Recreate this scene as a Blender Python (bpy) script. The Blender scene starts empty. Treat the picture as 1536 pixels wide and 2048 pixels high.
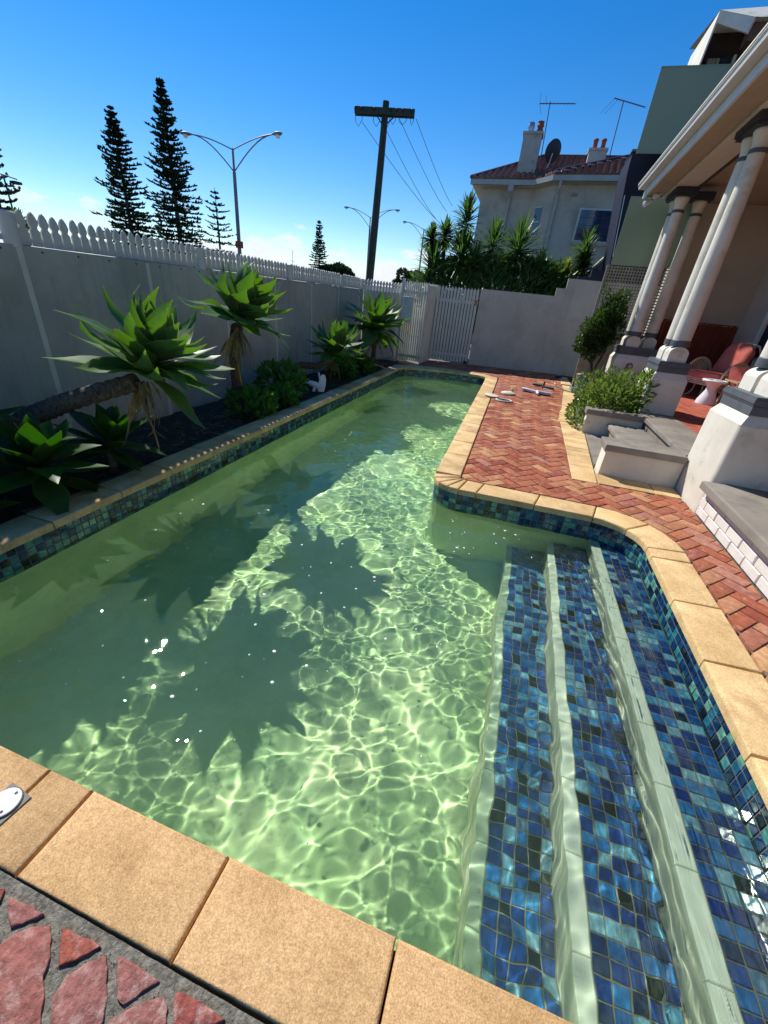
import bpy, math, random
import numpy as np
from mathutils import Vector, Matrix, Euler, noise as mnoise
random.seed(7)
rng = np.random.default_rng(7)
sc = bpy.context.scene
COL = sc.collection
PI = math.pi
R = math.radians

# ------------------------------------------------------------------ camera
cam = bpy.data.objects.new('camera', bpy.data.cameras.new('camera'))
COL.objects.link(cam)
sc.camera = cam
CM = ((0.9481886, 0.30499087, 0.08898848), (0.21935956, -0.42584915, -0.8778006), (-0.2298255, 0.85184099, -0.47068797))
cam.matrix_world = Matrix.Translation((0, 0, 1.5)) @ Matrix([[CM[0][i], -CM[1][i], -CM[2][i], 0] for i in range(3)] + [[0, 0, 0, 1]])
cam.data.sensor_fit = 'VERTICAL'
cam.data.sensor_height = 24
cam.data.lens = 805 / 2048 * 24
cam.data.clip_start = 0.05
cam.data.clip_end = 4000

# ------------------------------------------------------------------ sky and sun
ELEV, AZ = 46.5, 53.5
w = bpy.data.worlds.new('World')
sc.world = w
w.use_nodes = True
nt = w.node_tree
bg = nt.nodes['Background']
sky = nt.nodes.new('ShaderNodeTexSky')
sky.sky_type = 'NISHITA'
sky.sun_disc = False
sky.sun_elevation = R(ELEV)
sky.sun_rotation = R(-AZ)
sky.air_density = 1.0
sky.dust_density = 0.0
sky.ozone_density = 3.0
SKY_STRENGTH = 0.113
gam = nt.nodes.new('ShaderNodeHueSaturation')
gam.inputs['Saturation'].default_value = 1.42
gam.inputs['Hue'].default_value = 0.506
gam.inputs['Value'].default_value = 1.0
nt.links.new(sky.outputs[0], gam.inputs['Color'])
# low cumulus bank all round the horizon
tc = nt.nodes.new('ShaderNodeTexCoord')
sep = nt.nodes.new('ShaderNodeSeparateXYZ')
nt.links.new(tc.outputs['Generated'], sep.inputs[0])
mp = nt.nodes.new('ShaderNodeMapping')
mp.inputs['Scale'].default_value = (1, 1, 2.6)
mp.inputs['Location'].default_value = (1.7, 0.35, 0.1)
nt.links.new(tc.outputs['Generated'], mp.inputs['Vector'])
nz = nt.nodes.new('ShaderNodeTexNoise')
nz.inputs['Scale'].default_value = 7.5
nz.inputs['Detail'].default_value = 7
nz.inputs['Roughness'].default_value = 0.6
nt.links.new(mp.outputs[0], nz.inputs['Vector'])
band = nt.nodes.new('ShaderNodeMapRange')
band.inputs['From Min'].default_value = 0.02
band.inputs['From Max'].default_value = 0.14
band.inputs['To Min'].default_value = 0.60
band.inputs['To Max'].default_value = 0.20
nt.links.new(sep.outputs['Z'], band.inputs['Value'])
addn = nt.nodes.new('ShaderNodeMath')
addn.operation = 'ADD'
nt.links.new(nz.outputs['Fac'], addn.inputs[0])
nt.links.new(band.outputs[0], addn.inputs[1])
cr = nt.nodes.new('ShaderNodeMapRange')
cr.inputs['From Min'].default_value = 0.94
cr.inputs['From Max'].default_value = 1.03
nt.links.new(addn.outputs[0], cr.inputs['Value'])
mix = nt.nodes.new('ShaderNodeMix')
mix.data_type = 'RGBA'
mix.inputs['B'].default_value = (6.6, 6.9, 7.3, 1)
nt.links.new(cr.outputs[0], mix.inputs['Factor'])
nt.links.new(gam.outputs[0], mix.inputs['A'])
nt.links.new(mix.outputs['Result'], bg.inputs['Color'])
bg.inputs['Strength'].default_value = SKY_STRENGTH

sun = bpy.data.lights.new('sun', 'SUN')
sun.energy = 4.6
sun.angle = R(0.7)
sun.color = (1.0, 0.96, 0.89)
sun_o = bpy.data.objects.new('sun', sun)
COL.objects.link(sun_o)
sd = Vector((-math.sin(R(AZ)) * math.cos(R(ELEV)), math.cos(R(AZ)) * math.cos(R(ELEV)), math.sin(R(ELEV))))
sun_o.rotation_euler = sd.to_track_quat('Z', 'Y').to_euler()
sun.cycles.is_caustics_light = True          # the sun is refracted by the pool's surface

sc.view_settings.view_transform = 'Standard'
sc.view_settings.look = 'None'
sc.view_settings.exposure = 0.30
sc.view_settings.gamma = 1.0
sc.view_settings.use_curve_mapping = False
sc.cycles.use_denoising = True
sc.cycles.max_bounces = 10
sc.cycles.transmission_bounces = 8
sc.cycles.sample_clamp_indirect = 120
sc.cycles.caustics_reflective = False
sc.cycles.sample_clamp_direct = 0

# ------------------------------------------------------------------ helpers
ORG = {}


class MB:
    """collects faces and builds ONE mesh"""

    def __init__(self):
        self.v = []
        self.f = []
        self.m = []
        self.a = []          # optional per-vertex value

    def add(self, vs, fs, mi=0, attr=None):
        b = len(self.v)
        self.v += [tuple(p) for p in vs]
        self.a += (attr if attr is not None else [0.0] * len(vs))
        for f in fs:
            self.f.append(tuple(b + i for i in f))
            self.m.append(mi)
        return self

    def box(self, x0, y0, z0, x1, y1, z1, mi=0, M=None):
        vs = [(x0, y0, z0), (x1, y0, z0), (x1, y1, z0), (x0, y1, z0), (x0, y0, z1), (x1, y0, z1), (x1, y1, z1), (x0, y1, z1)]
        if M is not None:
            vs = [tuple(M @ Vector(p)) for p in vs]
        return self.add(vs, [(3, 2, 1, 0), (4, 5, 6, 7), (0, 1, 5, 4), (1, 2, 6, 5), (2, 3, 7, 6), (3, 0, 4, 7)], mi)

    def slab(self, poly, z0, z1, b=0.0, seg=2, mi=0, jit=0.0):
        """prism over a ccw polygon with a rounded top edge"""
        poly = ccw(poly)
        n = len(poly)
        rings = [[(x, y, z0) for x, y in poly]]
        if b <= 0:
            rings.append([(x, y, z1) for x, y in poly])
        else:
            for k in range(seg + 1):
                t = k / seg * PI / 2
                ins = b * (1 - math.cos(t))
                rings.append([(x, y, z1 - b + b * math.sin(t)) for x, y in inset(poly, ins)])
        if jit:
            rings = [[(x + random.uniform(-jit, jit), y + random.uniform(-jit, jit), z + random.uniform(-jit, jit) * .5) for x, y, z in r] for r in rings]
        vs = [p for r in rings for p in r]
        fs = []
        for k in range(len(rings) - 1):
            for i in range(n):
                j = (i + 1) % n
                fs.append((k * n + i, k * n + j, (k + 1) * n + j, (k + 1) * n + i))
        fs.append(tuple((len(rings) - 1) * n + i for i in range(n)))
        fs.append(tuple(reversed(range(n))))
        return self.add(vs, fs, mi)

    def extrude(self, prof, p0, ax_u, ax_v, vec, mi=0):
        """profile (u,v) placed at p0, swept along vec"""
        p0, u, v, d = Vector(p0), Vector(ax_u), Vector(ax_v), Vector(vec)
        n = len(prof)
        a = [p0 + u * q[0] + v * q[1] for q in prof]
        vs = a + [p + d for p in a]
        fs = [(i, (i + 1) % n, n + (i + 1) % n, n + i) for i in range(n)] + [tuple(reversed(range(n))), tuple(range(n, 2 * n))]
        return self.add(vs, fs, mi)

    def tube(self, pts, rad, n=8, mi=0, caps=True, bump=0.0):
        pts = [Vector(p) for p in pts]
        if not hasattr(rad, '__len__'):
            rad = [rad] * len(pts)
        vs, fs = [], []
        prev = None
        for i, p in enumerate(pts):
            d = (pts[min(i + 1, len(pts) - 1)] - pts[max(i - 1, 0)]).normalized()
            if prev is None:
                a = d.orthogonal().normalized()
            else:
                a = (prev - d * prev.dot(d))
                a = a.normalized() if a.length > 1e-6 else d.orthogonal().normalized()
            prev = a
            b2 = d.cross(a)
            for k in range(n):
                t = 2 * PI * k / n
                r = rad[i] * (1 + (random.uniform(-bump, bump) if bump else 0))
                vs.append(p + a * (r * math.cos(t)) + b2 * (r * math.sin(t)))
        for i in range(len(pts) - 1):
            for k in range(n):
                j = (k + 1) % n
                fs.append((i * n + k, i * n + j, (i + 1) * n + j, (i + 1) * n + k))
        if caps:
            fs.append(tuple(reversed(range(n))))
            fs.append(tuple((len(pts) - 1) * n + k for k in range(n)))
        return self.add(vs, fs, mi)

    def lathe(self, prof, cx, cy, n=24, mi=0, M=None):
        """prof: (r, z) from bottom to top"""
        vs, fs = [], []
        for r, z in prof:
            for k in range(n):
                t = 2 * PI * k / n
                vs.append((cx + r * math.cos(t), cy + r * math.sin(t), z))
        for i in range(len(prof) - 1):
            for k in range(n):
                j = (k + 1) % n
                fs.append((i * n + k, i * n + j, (i + 1) * n + j, (i + 1) * n + k))
        fs.append(tuple(reversed(range(n))))
        fs.append(tuple((len(prof) - 1) * n + k for k in range(n)))
        if M is not None:
            vs = [tuple(M @ Vector(p)) for p in vs]
        return self.add(vs, fs, mi)

    def mesh(self, name, mat, off=(0, 0, 0), smooth=None):
        me = bpy.data.meshes.new(name)
        o = off
        me.from_pydata([(p[0] - o[0], p[1] - o[1], p[2] - o[2]) for p in self.v], [], self.f)
        for m in (mat if isinstance(mat, (list, tuple)) else [mat]):
            me.materials.append(m)
        if any(self.m):
            me.polygons.foreach_set('material_index', self.m)
        if any(self.a):
            at = me.attributes.new('shade', 'FLOAT', 'POINT')
            at.data.foreach_set('value', self.a)
        if smooth is not None:
            me.polygons.foreach_set('use_smooth', [True] * len(self.f))
            me.set_sharp_from_angle(angle=R(smooth))
        me.update()
        return me


def ccw(poly):
    a = sum(poly[i][0] * poly[(i + 1) % len(poly)][1] - poly[(i + 1) % len(poly)][0] * poly[i][1] for i in range(len(poly)))
    return list(poly) if a > 0 else list(reversed(poly))


def inset(poly, d):
    if d == 0:
        return list(poly)
    n = len(poly)
    out = []
    for i in range(n):
        p0, p1, p2 = Vector(poly[i - 1]), Vector(poly[i]), Vector(poly[(i + 1) % n])
        e1 = (p1 - p0)
        e2 = (p2 - p1)
        e1 = e1.normalized() if e1.length > 1e-9 else Vector((1, 0))
        e2 = e2.normalized() if e2.length > 1e-9 else e1
        n1, n2 = Vector((-e1.y, e1.x)), Vector((-e2.y, e2.x))
        k = 1 + n1.dot(n2)
        k = max(k, 0.35)
        q = p1 + (n1 + n2) * (d / k)
        out.append((q.x, q.y))
    return out


def obj(name, mb, mat, parent=None, origin=None, smooth=None, kind=None, label=None, caustic=False):
    """link one mesh object; its vertices are given in world coordinates"""
    off = ORG[parent.name] if parent is not None else (origin or (0, 0, 0))
    me = mb.mesh(name, mat, off, smooth) if isinstance(mb, MB) else mb
    o = bpy.data.objects.new(name, me)
    COL.objects.link(o)
    if parent is not None:
        o.parent = parent
    else:
        o.location = off
    ORG[o.name] = off
    if kind:
        o['kind'] = kind
    if label:
        o['label'] = label
    if caustic:
        o.cycles.is_caustics_receiver = True
    return o


def inst(name, me, parent, loc, rot=(0, 0, 0), scale=(1, 1, 1), caustic=False):
    """a copy sharing mesh data, placed at world loc under its parent"""
    o = bpy.data.objects.new(name, me)
    COL.objects.link(o)
    o.parent = parent
    g = ORG[parent.name]
    o.location = (loc[0] - g[0], loc[1] - g[1], loc[2] - g[2])
    o.rotation_euler = rot
    o.scale = scale
    ORG[o.name] = tuple(loc)
    if caustic:
        o.cycles.is_caustics_receiver = True
    return o


def thing(name, label, cat, loc=(0, 0, 0), group=None):
    o = bpy.data.objects.new(name, None)
    o.empty_display_size = 0.1
    COL.objects.link(o)
    o.location = loc
    ORG[o.name] = tuple(loc)
    o['label'] = label
    o['category'] = cat
    if group:
        o['group'] = group
    return o


def tag(o, label, cat, group=None, kind=None):
    o['label'] = label
    o['category'] = cat
    if group:
        o['group'] = group
    if kind:
        o['kind'] = kind
    return o


def struct(name, loc=(0, 0, 0)):
    o = bpy.data.objects.new(name, None)
    COL.objects.link(o)
    o.location = loc
    ORG[o.name] = tuple(loc)
    o['kind'] = 'structure'
    return o


# ------------------------------------------------------------------ materials
def material(name, base=(.5, .5, .5), rough=.7, spec=None, metal=0.0):
    m = bpy.data.materials.new(name)
    m.use_nodes = True
    b = m.node_tree.nodes['Principled BSDF']
    b.inputs['Base Color'].default_value = (*base, 1)
    b.inputs['Roughness'].default_value = rough
    b.inputs['Metallic'].default_value = metal
    if spec is not None:
        b.inputs['Specular IOR Level'].default_value = spec
    return m


def N(m, t, **kw):
    n = m.node_tree.nodes.new(t)
    for k, v in kw.items():
        if k in n.inputs.keys() if hasattr(n.inputs, 'keys') else False:
            n.inputs[k].default_value = v
        else:
            setattr(n, k, v)
    return n


def L(m, a, b):
    m.node_tree.links.new(a, b)


def noise_node(m, scale, detail=5, rough=.6, coord='Object', stretch=None):
    t = N(m, 'ShaderNodeTexCoord')
    n = N(m, 'ShaderNodeTexNoise')
    n.inputs['Scale'].default_value = scale
    n.inputs['Detail'].default_value = detail
    n.inputs['Roughness'].default_value = rough
    if coord == 'World':
        g = N(m, 'ShaderNodeNewGeometry')
        src = g.outputs['Position']
    else:
        src = t.outputs[coord]
    if stretch:
        mp = N(m, 'ShaderNodeMapping')
        mp.inputs['Scale'].default_value = stretch
        L(m, src, mp.inputs['Vector'])
        src = mp.outputs[0]
    L(m, src, n.inputs['Vector'])
    return n


def ramp(m, fac, stops, interp='LINEAR'):
    r = N(m, 'ShaderNodeValToRGB')
    cr = r.color_ramp
    cr.interpolation = interp
    while len(cr.elements) > 1:
        cr.elements.remove(cr.elements[-1])
    cr.elements[0].position = stops[0][0]
    cr.elements[0].color = (*stops[0][1], 1)
    for p, c in stops[1:]:
        e = cr.elements.new(p)
        e.color = (*c, 1)
    L(m, fac, r.inputs[0])
    return r


def mixc(m, fac, a, b, mode='MIX'):
    x = N(m, 'ShaderNodeMix')
    x.data_type = 'RGBA'
    x.blend_type = mode
    for s, v in (('Factor', fac), ('A', a), ('B', b)):
        # colour sockets of the Mix node: index by name finds the first enabled one
        sock = x.inputs['Factor'] if s == 'Factor' else (x.inputs[6] if s == 'A' else x.inputs[7])
        if isinstance(v, (int, float)):
            sock.default_value = v
        elif isinstance(v, tuple):
            sock.default_value = (*v, 1)
        else:
            L(m, v, sock)
    return x.outputs[2]


def bump(m, height, strength=.3, dist=.01):
    b = N(m, 'ShaderNodeBump')
    b.inputs['Strength'].default_value = strength
    b.inputs['Distance'].default_value = dist
    L(m, height, b.inputs['Height'])
    L(m, b.outputs[0], m.node_tree.nodes['Principled BSDF'].inputs['Normal'])


def varied(name, c1, c2, scale=6, rough=.75, bs=.25, bd=.004, bscale=None, detail=6, dirt=None, coord='World', spec=.3, lo=.35, hi=.65, stretch=None, streak=None):
    m = material(name, c1, rough, spec)
    b = m.node_tree.nodes['Principled BSDF']
    n = noise_node(m, scale, detail, coord=coord, stretch=stretch)
    r = ramp(m, n.outputs['Fac'], [(lo, c1), (hi, c2)])
    col = r.outputs[0]
    if dirt:
        dn = noise_node(m, dirt[1], 8, .7, coord)
        dr = ramp(m, dn.outputs['Fac'], [(dirt[2], (0, 0, 0)), (dirt[3], (1, 1, 1))])
        col = mixc(m, dr.outputs[0], col, dirt[0])
    if streak:
        kn = noise_node(m, streak[1], 5, .7, coord, (1, 1, .07))
        kr = ramp(m, kn.outputs['Fac'], [(streak[2], (0, 0, 0)), (streak[3], (.8, .8, .8))])
        col = mixc(m, kr.outputs[0], col, streak[0])
    L(m, col, b.inputs['Base Color'])
    bn = noise_node(m, bscale or scale * 8, 6, .65, coord)
    bump(m, bn.outputs['Fac'], bs, bd)
    return m


def srgb(r, g, b):
    f = lambda c: (c / 255 / 12.92) if c / 255 <= .04045 else ((c / 255 + .055) / 1.055) ** 2.4
    return (f(r), f(g), f(b))


def piece_material(name, stops, rough=.8, spec=.25, rnd='object', nscale=30, mottle=.35, bs=.4, bd=.003, wn=None, bscale=160):
    """each piece gets its own colour, with mottling inside it"""
    m = material(name, stops[0][1], rough, spec)
    b = m.node_tree.nodes['Principled BSDF']
    if rnd == 'object':
        o = N(m, 'ShaderNodeObjectInfo')
        fac = o.outputs['Random']
    else:
        g = N(m, 'ShaderNodeNewGeometry')
        fac = g.outputs['Random Per Island']
    r = ramp(m, fac, stops)
    n = noise_node(m, nscale, 7, .7, 'World')
    n2 = ramp(m, n.outputs['Fac'], [(.3, (1 - mottle,) * 3), (.7, (1 + mottle * .6,) * 3)])
    col = mixc(m, 1.0, r.outputs[0], n2.outputs[0], 'MULTIPLY')
    if wn:
        x = noise_node(m, wn[1], 9, .75, 'World')
        xr = ramp(m, x.outputs['Fac'], [(wn[2], (0, 0, 0)), (wn[3], (1, 1, 1))])
        col = mixc(m, xr.outputs[0], col, wn[0])
    L(m, col, b.inputs['Base Color'])
    bn = noise_node(m, bscale, 6, .7, 'World')
    bump(m, bn.outputs['Fac'], bs, bd)
    return m


BRICK_STOPS = [(0, (.34, .090, .052)), (.15, (.44, .165, .085)), (.3, (.27, .070, .046)), (.45, (.49, .225, .12)), (.6, (.37, .115, .07)), (.72, (.43, .20, .14)), (.84, (.32, .10, .075)), (.93, (.60, .35, .17)), (1, (.31, .075, .045))]
BR_W = ((.58, .42, .30), 11, .56, .74)
M_brick = piece_material('brick_red', BRICK_STOPS, spec=.1, wn=BR_W, nscale=22)
M_brick_s = piece_material('brick_red_joined', BRICK_STOPS, spec=.1, rnd='island', wn=BR_W, nscale=22)
M_brick_rough = piece_material('rough_brick', [(0, (.30, .10, .085)), (.3, (.36, .085, .06)), (.6, (.33, .14, .12)), (1, (.42, .12, .08))], rough=.9, wn=((.50, .34, .29), 24, .50, .70), nscale=45, mottle=.5, bs=1.0, bd=.010, bscale=38)
M_mortar = varied('mortar', (.13, .12, .095), (.30, .28, .225), 70, .95, 1.0, .012, 90)
M_stone = varied('sandstone', (.62, .42, .195), (.83, .61, .32), 3.2, .8, .6, .003, 170, dirt=((.40, .22, .10), 3.3, .50, .78))
# fine speckle on the sandstone
_b = M_stone.node_tree.nodes['Principled BSDF']
_c = _b.inputs['Base Color'].links[0].from_socket
_sn = noise_node(M_stone, 230, 4, .8, 'World')
_sr = ramp(M_stone, _sn.outputs['Fac'], [(.36, (.50, .45, .38)), (.5, (1, 1, 1)), (.62, (1.45, 1.42, 1.38))])
_sm = noise_node(M_stone, 60, 5, .7, 'World')
_sr2 = ramp(M_stone, _sm.outputs['Fac'], [(.35, (.84, .80, .76)), (.62, (1.08, 1.08, 1.06))])
_c2 = mixc(M_stone, .65, _c, _sr.outputs[0], 'MULTIPLY')
_c3 = mixc(M_stone, .9, _c2, _sr2.outputs[0], 'MULTIPLY')
_oi = N(M_stone, 'ShaderNodeObjectInfo')
_or = ramp(M_stone, _oi.outputs['Random'], [(0, (.78, .76, .72)), (.35, (.95, .94, .92)), (.7, (1, 1, 1)), (1, (1.06, 1.04, .99))])
L(M_stone, mixc(M_stone, 1.0, _c3, _or.outputs[0], 'MULTIPLY'), _b.inputs['Base Color'])

M_stone_worn = M_stone.copy()
M_stone_worn.name = 'worn_sandstone'
for _n in M_stone_worn.node_tree.nodes:
    if _n.type == 'VALTORGB' and abs(_n.color_ramp.elements[0].color[0] - .62) < .001:
        _n.color_ramp.elements[0].color = (.50, .31, .14, 1)
        _n.color_ramp.elements[1].color = (.75, .50, .25, 1)
M_white = varied('white_paint', (.67, .63, .52), (.79, .75, .63), 2.5, .7, .35, .003, 45, dirt=((.42, .38, .29), 3.5, .56, .76), streak=((.52, .48, .39), 14, .58, .80))
M_render = varied('grey_white_render', (.48, .46, .40), (.57, .55, .48), 1.2, .9, .6, .004, 130, dirt=((.38, .37, .33), 1.6, .48, .75), streak=((.34, .33, .29), 8, .54, .75))
M_wallgrey = varied('mid_grey_render', (.40, .40, .345), (.49, .49, .42), 1.1, .9, .6, .004, 130, dirt=((.31, .31, .27), 1.4, .45, .75), streak=((.28, .28, .235), 9, .52, .75))
M_picket = varied('picket_paint', (.58, .57, .51), (.66, .65, .58), 5, .55, .1, .002, 50)
M_grey = varied('grey_trim_paint', (.085, .10, .115), (.12, .135, .145), 6, .55, .12, .002, 50)
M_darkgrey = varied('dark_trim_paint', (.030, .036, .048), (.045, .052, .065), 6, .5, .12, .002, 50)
M_slab = varied('grey_slab', (.20, .175, .145), (.31, .275, .225), 5, .85, .3, .003, 90, dirt=((.15, .13, .11), 2.5, .5, .75))
M_soil = varied('dark_soil', (.035, .028, .022), (.09, .072, .055), 20, 1, .9, .03, 60)
M_leafmulch = piece_material('dry_debris', [(0, (.05, .035, .02)), (.5, (.14, .09, .05)), (.8, (.26, .19, .11)), (1, (.10, .12, .04))], rnd='island')
M_plaster = varied('pool_plaster', (.66, .81, .42), (.84, .90, .53), 2.2, .8, .05, .002, 60, dirt=((.46, .66, .37), 1.7, .45, .72))
M_nosing = varied('white_nosing_tile', (.80, .76, .68), (.88, .84, .76), 9, .5, .1, .001, 90)
M_nosegreen = varied('dull_green_nosing', (.46, .52, .38), (.56, .62, .46), 9, .5, .1, .001, 90)  # lowest step's nosing, darker and greener than the white ones
M_riser = varied('pale_riser', (.72, .66, .55), (.80, .74, .62), 6, .6, .1, .001, 60)
M_grout = varied('tile_grout', (.16, .14, .11), (.24, .21, .17), 12, .8, .2, .001, 90)
M_terr = piece_material('terracotta_tile', [(0, (.42, .10, .06)), (.5, (.47, .13, .08)), (1, (.37, .085, .055))], rough=.6, nscale=10, mottle=.15, bs=.1)
M_bed = M_soil
M_ground = varied('street_ground', (.12, .12, .10), (.20, .19, .16), .3, .95, .2, .01, 4)
M_brickwhite = varied('painted_brick', (.68, .655, .585), (.78, .755, .69), 7, .8, .5, .004, 45, dirt=((.52, .49, .42), 14, .62, .78))
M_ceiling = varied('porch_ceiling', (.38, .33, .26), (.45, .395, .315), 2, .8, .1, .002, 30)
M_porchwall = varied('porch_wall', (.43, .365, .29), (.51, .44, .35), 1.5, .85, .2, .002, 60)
M_fascia = varied('fascia_paint', (.60, .62, .60), (.68, .69, .66), 3, .5, .1, .002, 40)
M_gutter = varied('grey_gutter_paint', (.36, .37, .34), (.42, .43, .40), 3, .5, .1, .002, 40)
M_navy = varied('navy_render', (.009, .014, .032), (.013, .019, .042), 2, .6, .1, .002, 30)
M_timber = varied('weathered_timber', (.22, .20, .16), (.33, .30, .24), 12, .85, .3, .002, 60)
M_bamboo = varied('reed_screen', (.11, .022, .010), (.22, .045, .018), 60, .7, .4, .003, 120, stretch=(1, 1, .05))
M_dark = material('black_rubber', (.012, .012, .014), .6)
M_cane = varied('cane', (.62, .45, .29), (.76, .60, .42), 14, .45, .1, .002, 60)
M_coral = varied('coral_cushion', (.60, .13, .10), (.72, .20, .15), 8, .9, .3, .003, 90)
M_whiteplastic = varied('white_plastic', (.72, .72, .74), (.80, .80, .82), 4, .4, .05, .001, 40)
M_cream = varied('cream_plastic', (.62, .56, .42), (.74, .70, .58), 10, .55, .2, .001, 60)
M_bluegrey = varied('grey_blue_plastic', (.35, .38, .46), (.55, .58, .66), 8, .45, .1, .001, 40)
M_hose = varied('green_hose', (.035, .13, .11), (.06, .19, .16), 20, .4, .05, .001, 60)
M_houserender = varied('house_render', (.42, .385, .31), (.52, .47, .385), 1.2, .9, .5, .01, 30, dirt=((.25, .22, .18), .9, .5, .8))
M_roof = varied('roof_tile', (.105, .050, .044), (.165, .082, .070), 3, .3, .2, .003, 30, spec=.8)
M_terra = varied('chimney_terracotta', (.28, .06, .03), (.36, .09, .05), 8, .8, .2, .003, 40)
M_metal = material('galvanised_metal', (.45, .47, .50), .35, metal=.9)
M_alum = material('aerial_metal', (.10, .07, .10), .5, metal=.3)
M_pole = varied('pole_timber', (.022, .035, .030), (.045, .062, .050), 6, .8, .4, .01, 30, stretch=(1, 1, .15))
M_lampgrey = varied('lamp_column_paint', (.12, .13, .16), (.18, .19, .22), 3, .5, .05, .002, 30)
M_wire = material('cable', (.01, .015, .04), .6)
M_winglass = material('window_glass', (.02, .04, .09), .06, spec=.8)
M_curtain = varied('curtain_cloth', (.35, .36, .33), (.5, .5, .46), 12, .9, .3, .003, 40, stretch=(1, 1, .05))


def greenglass():
    m = material('frosted_green_glass', (.27, .34, .26), .3, spec=.5)
    nt = m.node_tree
    b = nt.nodes['Principled BSDF']
    t = N(m, 'ShaderNodeBsdfTranslucent')
    t.inputs['Color'].default_value = (.34, .44, .34, 1)
    mx = N(m, 'ShaderNodeMixShader')
    mx.inputs[0].default_value = .35
    L(m, b.outputs[0], mx.inputs[1])
    L(m, t.outputs[0], mx.inputs[2])
    L(m, mx.outputs[0], nt.nodes['Material Output'].inputs[0])
    return m


M_gglass = greenglass()


def leafmat(name, c1, c2, edge, trans=.35, rough=.42, tcol=(.22, .42, .05), scale=9, stretch=None):
    m = material(name, c1, rough, spec=.5)
    nt = m.node_tree
    b = nt.nodes['Principled BSDF']
    b.inputs['Specular IOR Level'].default_value = .3
    n = noise_node(m, scale, 4, .5, 'Object', stretch)
    r = ramp(m, n.outputs['Fac'], [(.35, c1), (.65, c2)])
    at = N(m, 'ShaderNodeAttribute')
    at.attribute_name = 'shade'
    er = ramp(m, at.outputs['Fac'], [(0, (0, 0, 0)), (.72, (.05, .05, .05)), (.98, (1, 1, 1))])
    oi = N(m, 'ShaderNodeObjectInfo')
    orr = ramp(m, oi.outputs['Random'], [(0, (.8, .85, .8)), (1, (1.15, 1.1, 1.0))])
    c0 = mixc(m, 1.0, r.outputs[0], orr.outputs[0], 'MULTIPLY')
    col = mixc(m, er.outputs[0], c0, edge)
    L(m, col, b.inputs['Base Color'])
    t = N(m, 'ShaderNodeBsdfTranslucent')
    tc_ = mixc(m, er.outputs[0], tcol, edge)
    L(m, tc_, t.inputs['Color'])
    mx = N(m, 'ShaderNodeMixShader')
    mx.inputs[0].default_value = trans
    L(m, b.outputs[0], mx.inputs[1])
    L(m, t.outputs[0], mx.inputs[2])
    L(m, mx.outputs[0], nt.nodes['Material Output'].inputs[0])
    return m


M_agave = leafmat('agave_leaf', (.085, .165, .08), (.14, .245, .115), (.60, .66, .15), .48, tcol=(.42, .66, .10))
M_agave2 = leafmat('broad_leaf', (.03, .085, .02), (.055, .13, .03), (.26, .42, .06), .48, tcol=(.22, .46, .04))
M_dryleaf = leafmat('dry_leaf', (.17, .12, .065), (.34, .26, .15), (.44, .34, .19), .2, .85, (.4, .28, .12))
M_yucca = leafmat('yucca_leaf', (.026, .064, .020), (.055, .115, .032), (.09, .17, .04), .26, .35, (.18, .36, .05), 3)
M_yuccay = leafmat('yellow_leaf', (.16, .22, .02), (.26, .32, .03), (.45, .45, .05), .35, .45, (.4, .45, .05), 3)
M_shrub = leafmat('shrub_leaf', (.022, .050, .014), (.042, .085, .022), (.08, .15, .03), .22, .22, (.14, .26, .04), 3)
M_shrubbright = leafmat('bright_shrub_leaf', (.05, .10, .018), (.09, .16, .03), (.15, .23, .05), .32, .3, (.28, .42, .06), 3)
M_pine = leafmat('pine_needle', (.016, .032, .016), (.032, .058, .026), (.03, .05, .02), .12, .6, (.05, .10, .03), 1)
M_bark = varied('bark', (.05, .038, .028), (.11, .085, .065), 14, .95, .9, .02, 50, coord='Object')
M_trunkring = varied('agave_stem', (.055, .040, .030), (.17, .135, .105), 25, .95, .9, .01, 70, coord='Object', stretch=(1, 3, 1))


def mosaic(name, rnd, tint=None):
    stops = [(0, (.003, .006, .012)), (.08, (.005, .012, .03)), (.11, (.008, .028, .13)), (.34, (.008, .042, .26)), (.38, (.02, .12, .40)),
             (.58, (.03, .17, .47)), (.62, (.09, .29, .50)), (.80, (.24, .42, .56)), (.84, (.006, .03, .18)), (1, (.01, .06, .32))]
    m = material(name, (.02, .1, .4), .12, spec=.6)
    b = m.node_tree.nodes['Principled BSDF']
    if rnd == 'object':
        fac = N(m, 'ShaderNodeObjectInfo').outputs['Random']
    else:
        fac = N(m, 'ShaderNodeNewGeometry').outputs['Random Per Island']
    if tint:
        stops = [(p, tuple(a * b_ for a, b_ in zip(c, tint))) for p, c in stops]
    r = ramp(m, fac, stops)
    n = noise_node(m, 55, 3, .6, 'World', stretch=(1.0, .45, 1))
    r2 = ramp(m, n.outputs['Fac'], [(.30, (.45, .5, .6)), (.55, (1, 1, 1)), (.75, (1.9, 1.8, 1.5))])
    L(m, mixc(m, 1.0, r.outputs[0], r2.outputs[0], 'MULTIPLY'), b.inputs['Base Color'])
    b.inputs['Coat Weight'].default_value = .4
    b.inputs['Coat Roughness'].default_value = .05
    bn = noise_node(m, 40, 3, .5, 'World')
    bump(m, bn.outputs['Fac'], .12, .002)
    return m


M_mos = mosaic('glass_mosaic', 'object')
M_mos_s = mosaic('glass_mosaic_joined', 'island')
M_mosb = mosaic('shade_tinted_mosaic', 'object', (.62, .88, .44))  # waterline tiles: green water reflection and shade painted into the mosaic colour
M_mosb_s = mosaic('shade_tinted_mosaic_joined', 'island', (.62, .88, .44))


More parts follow.
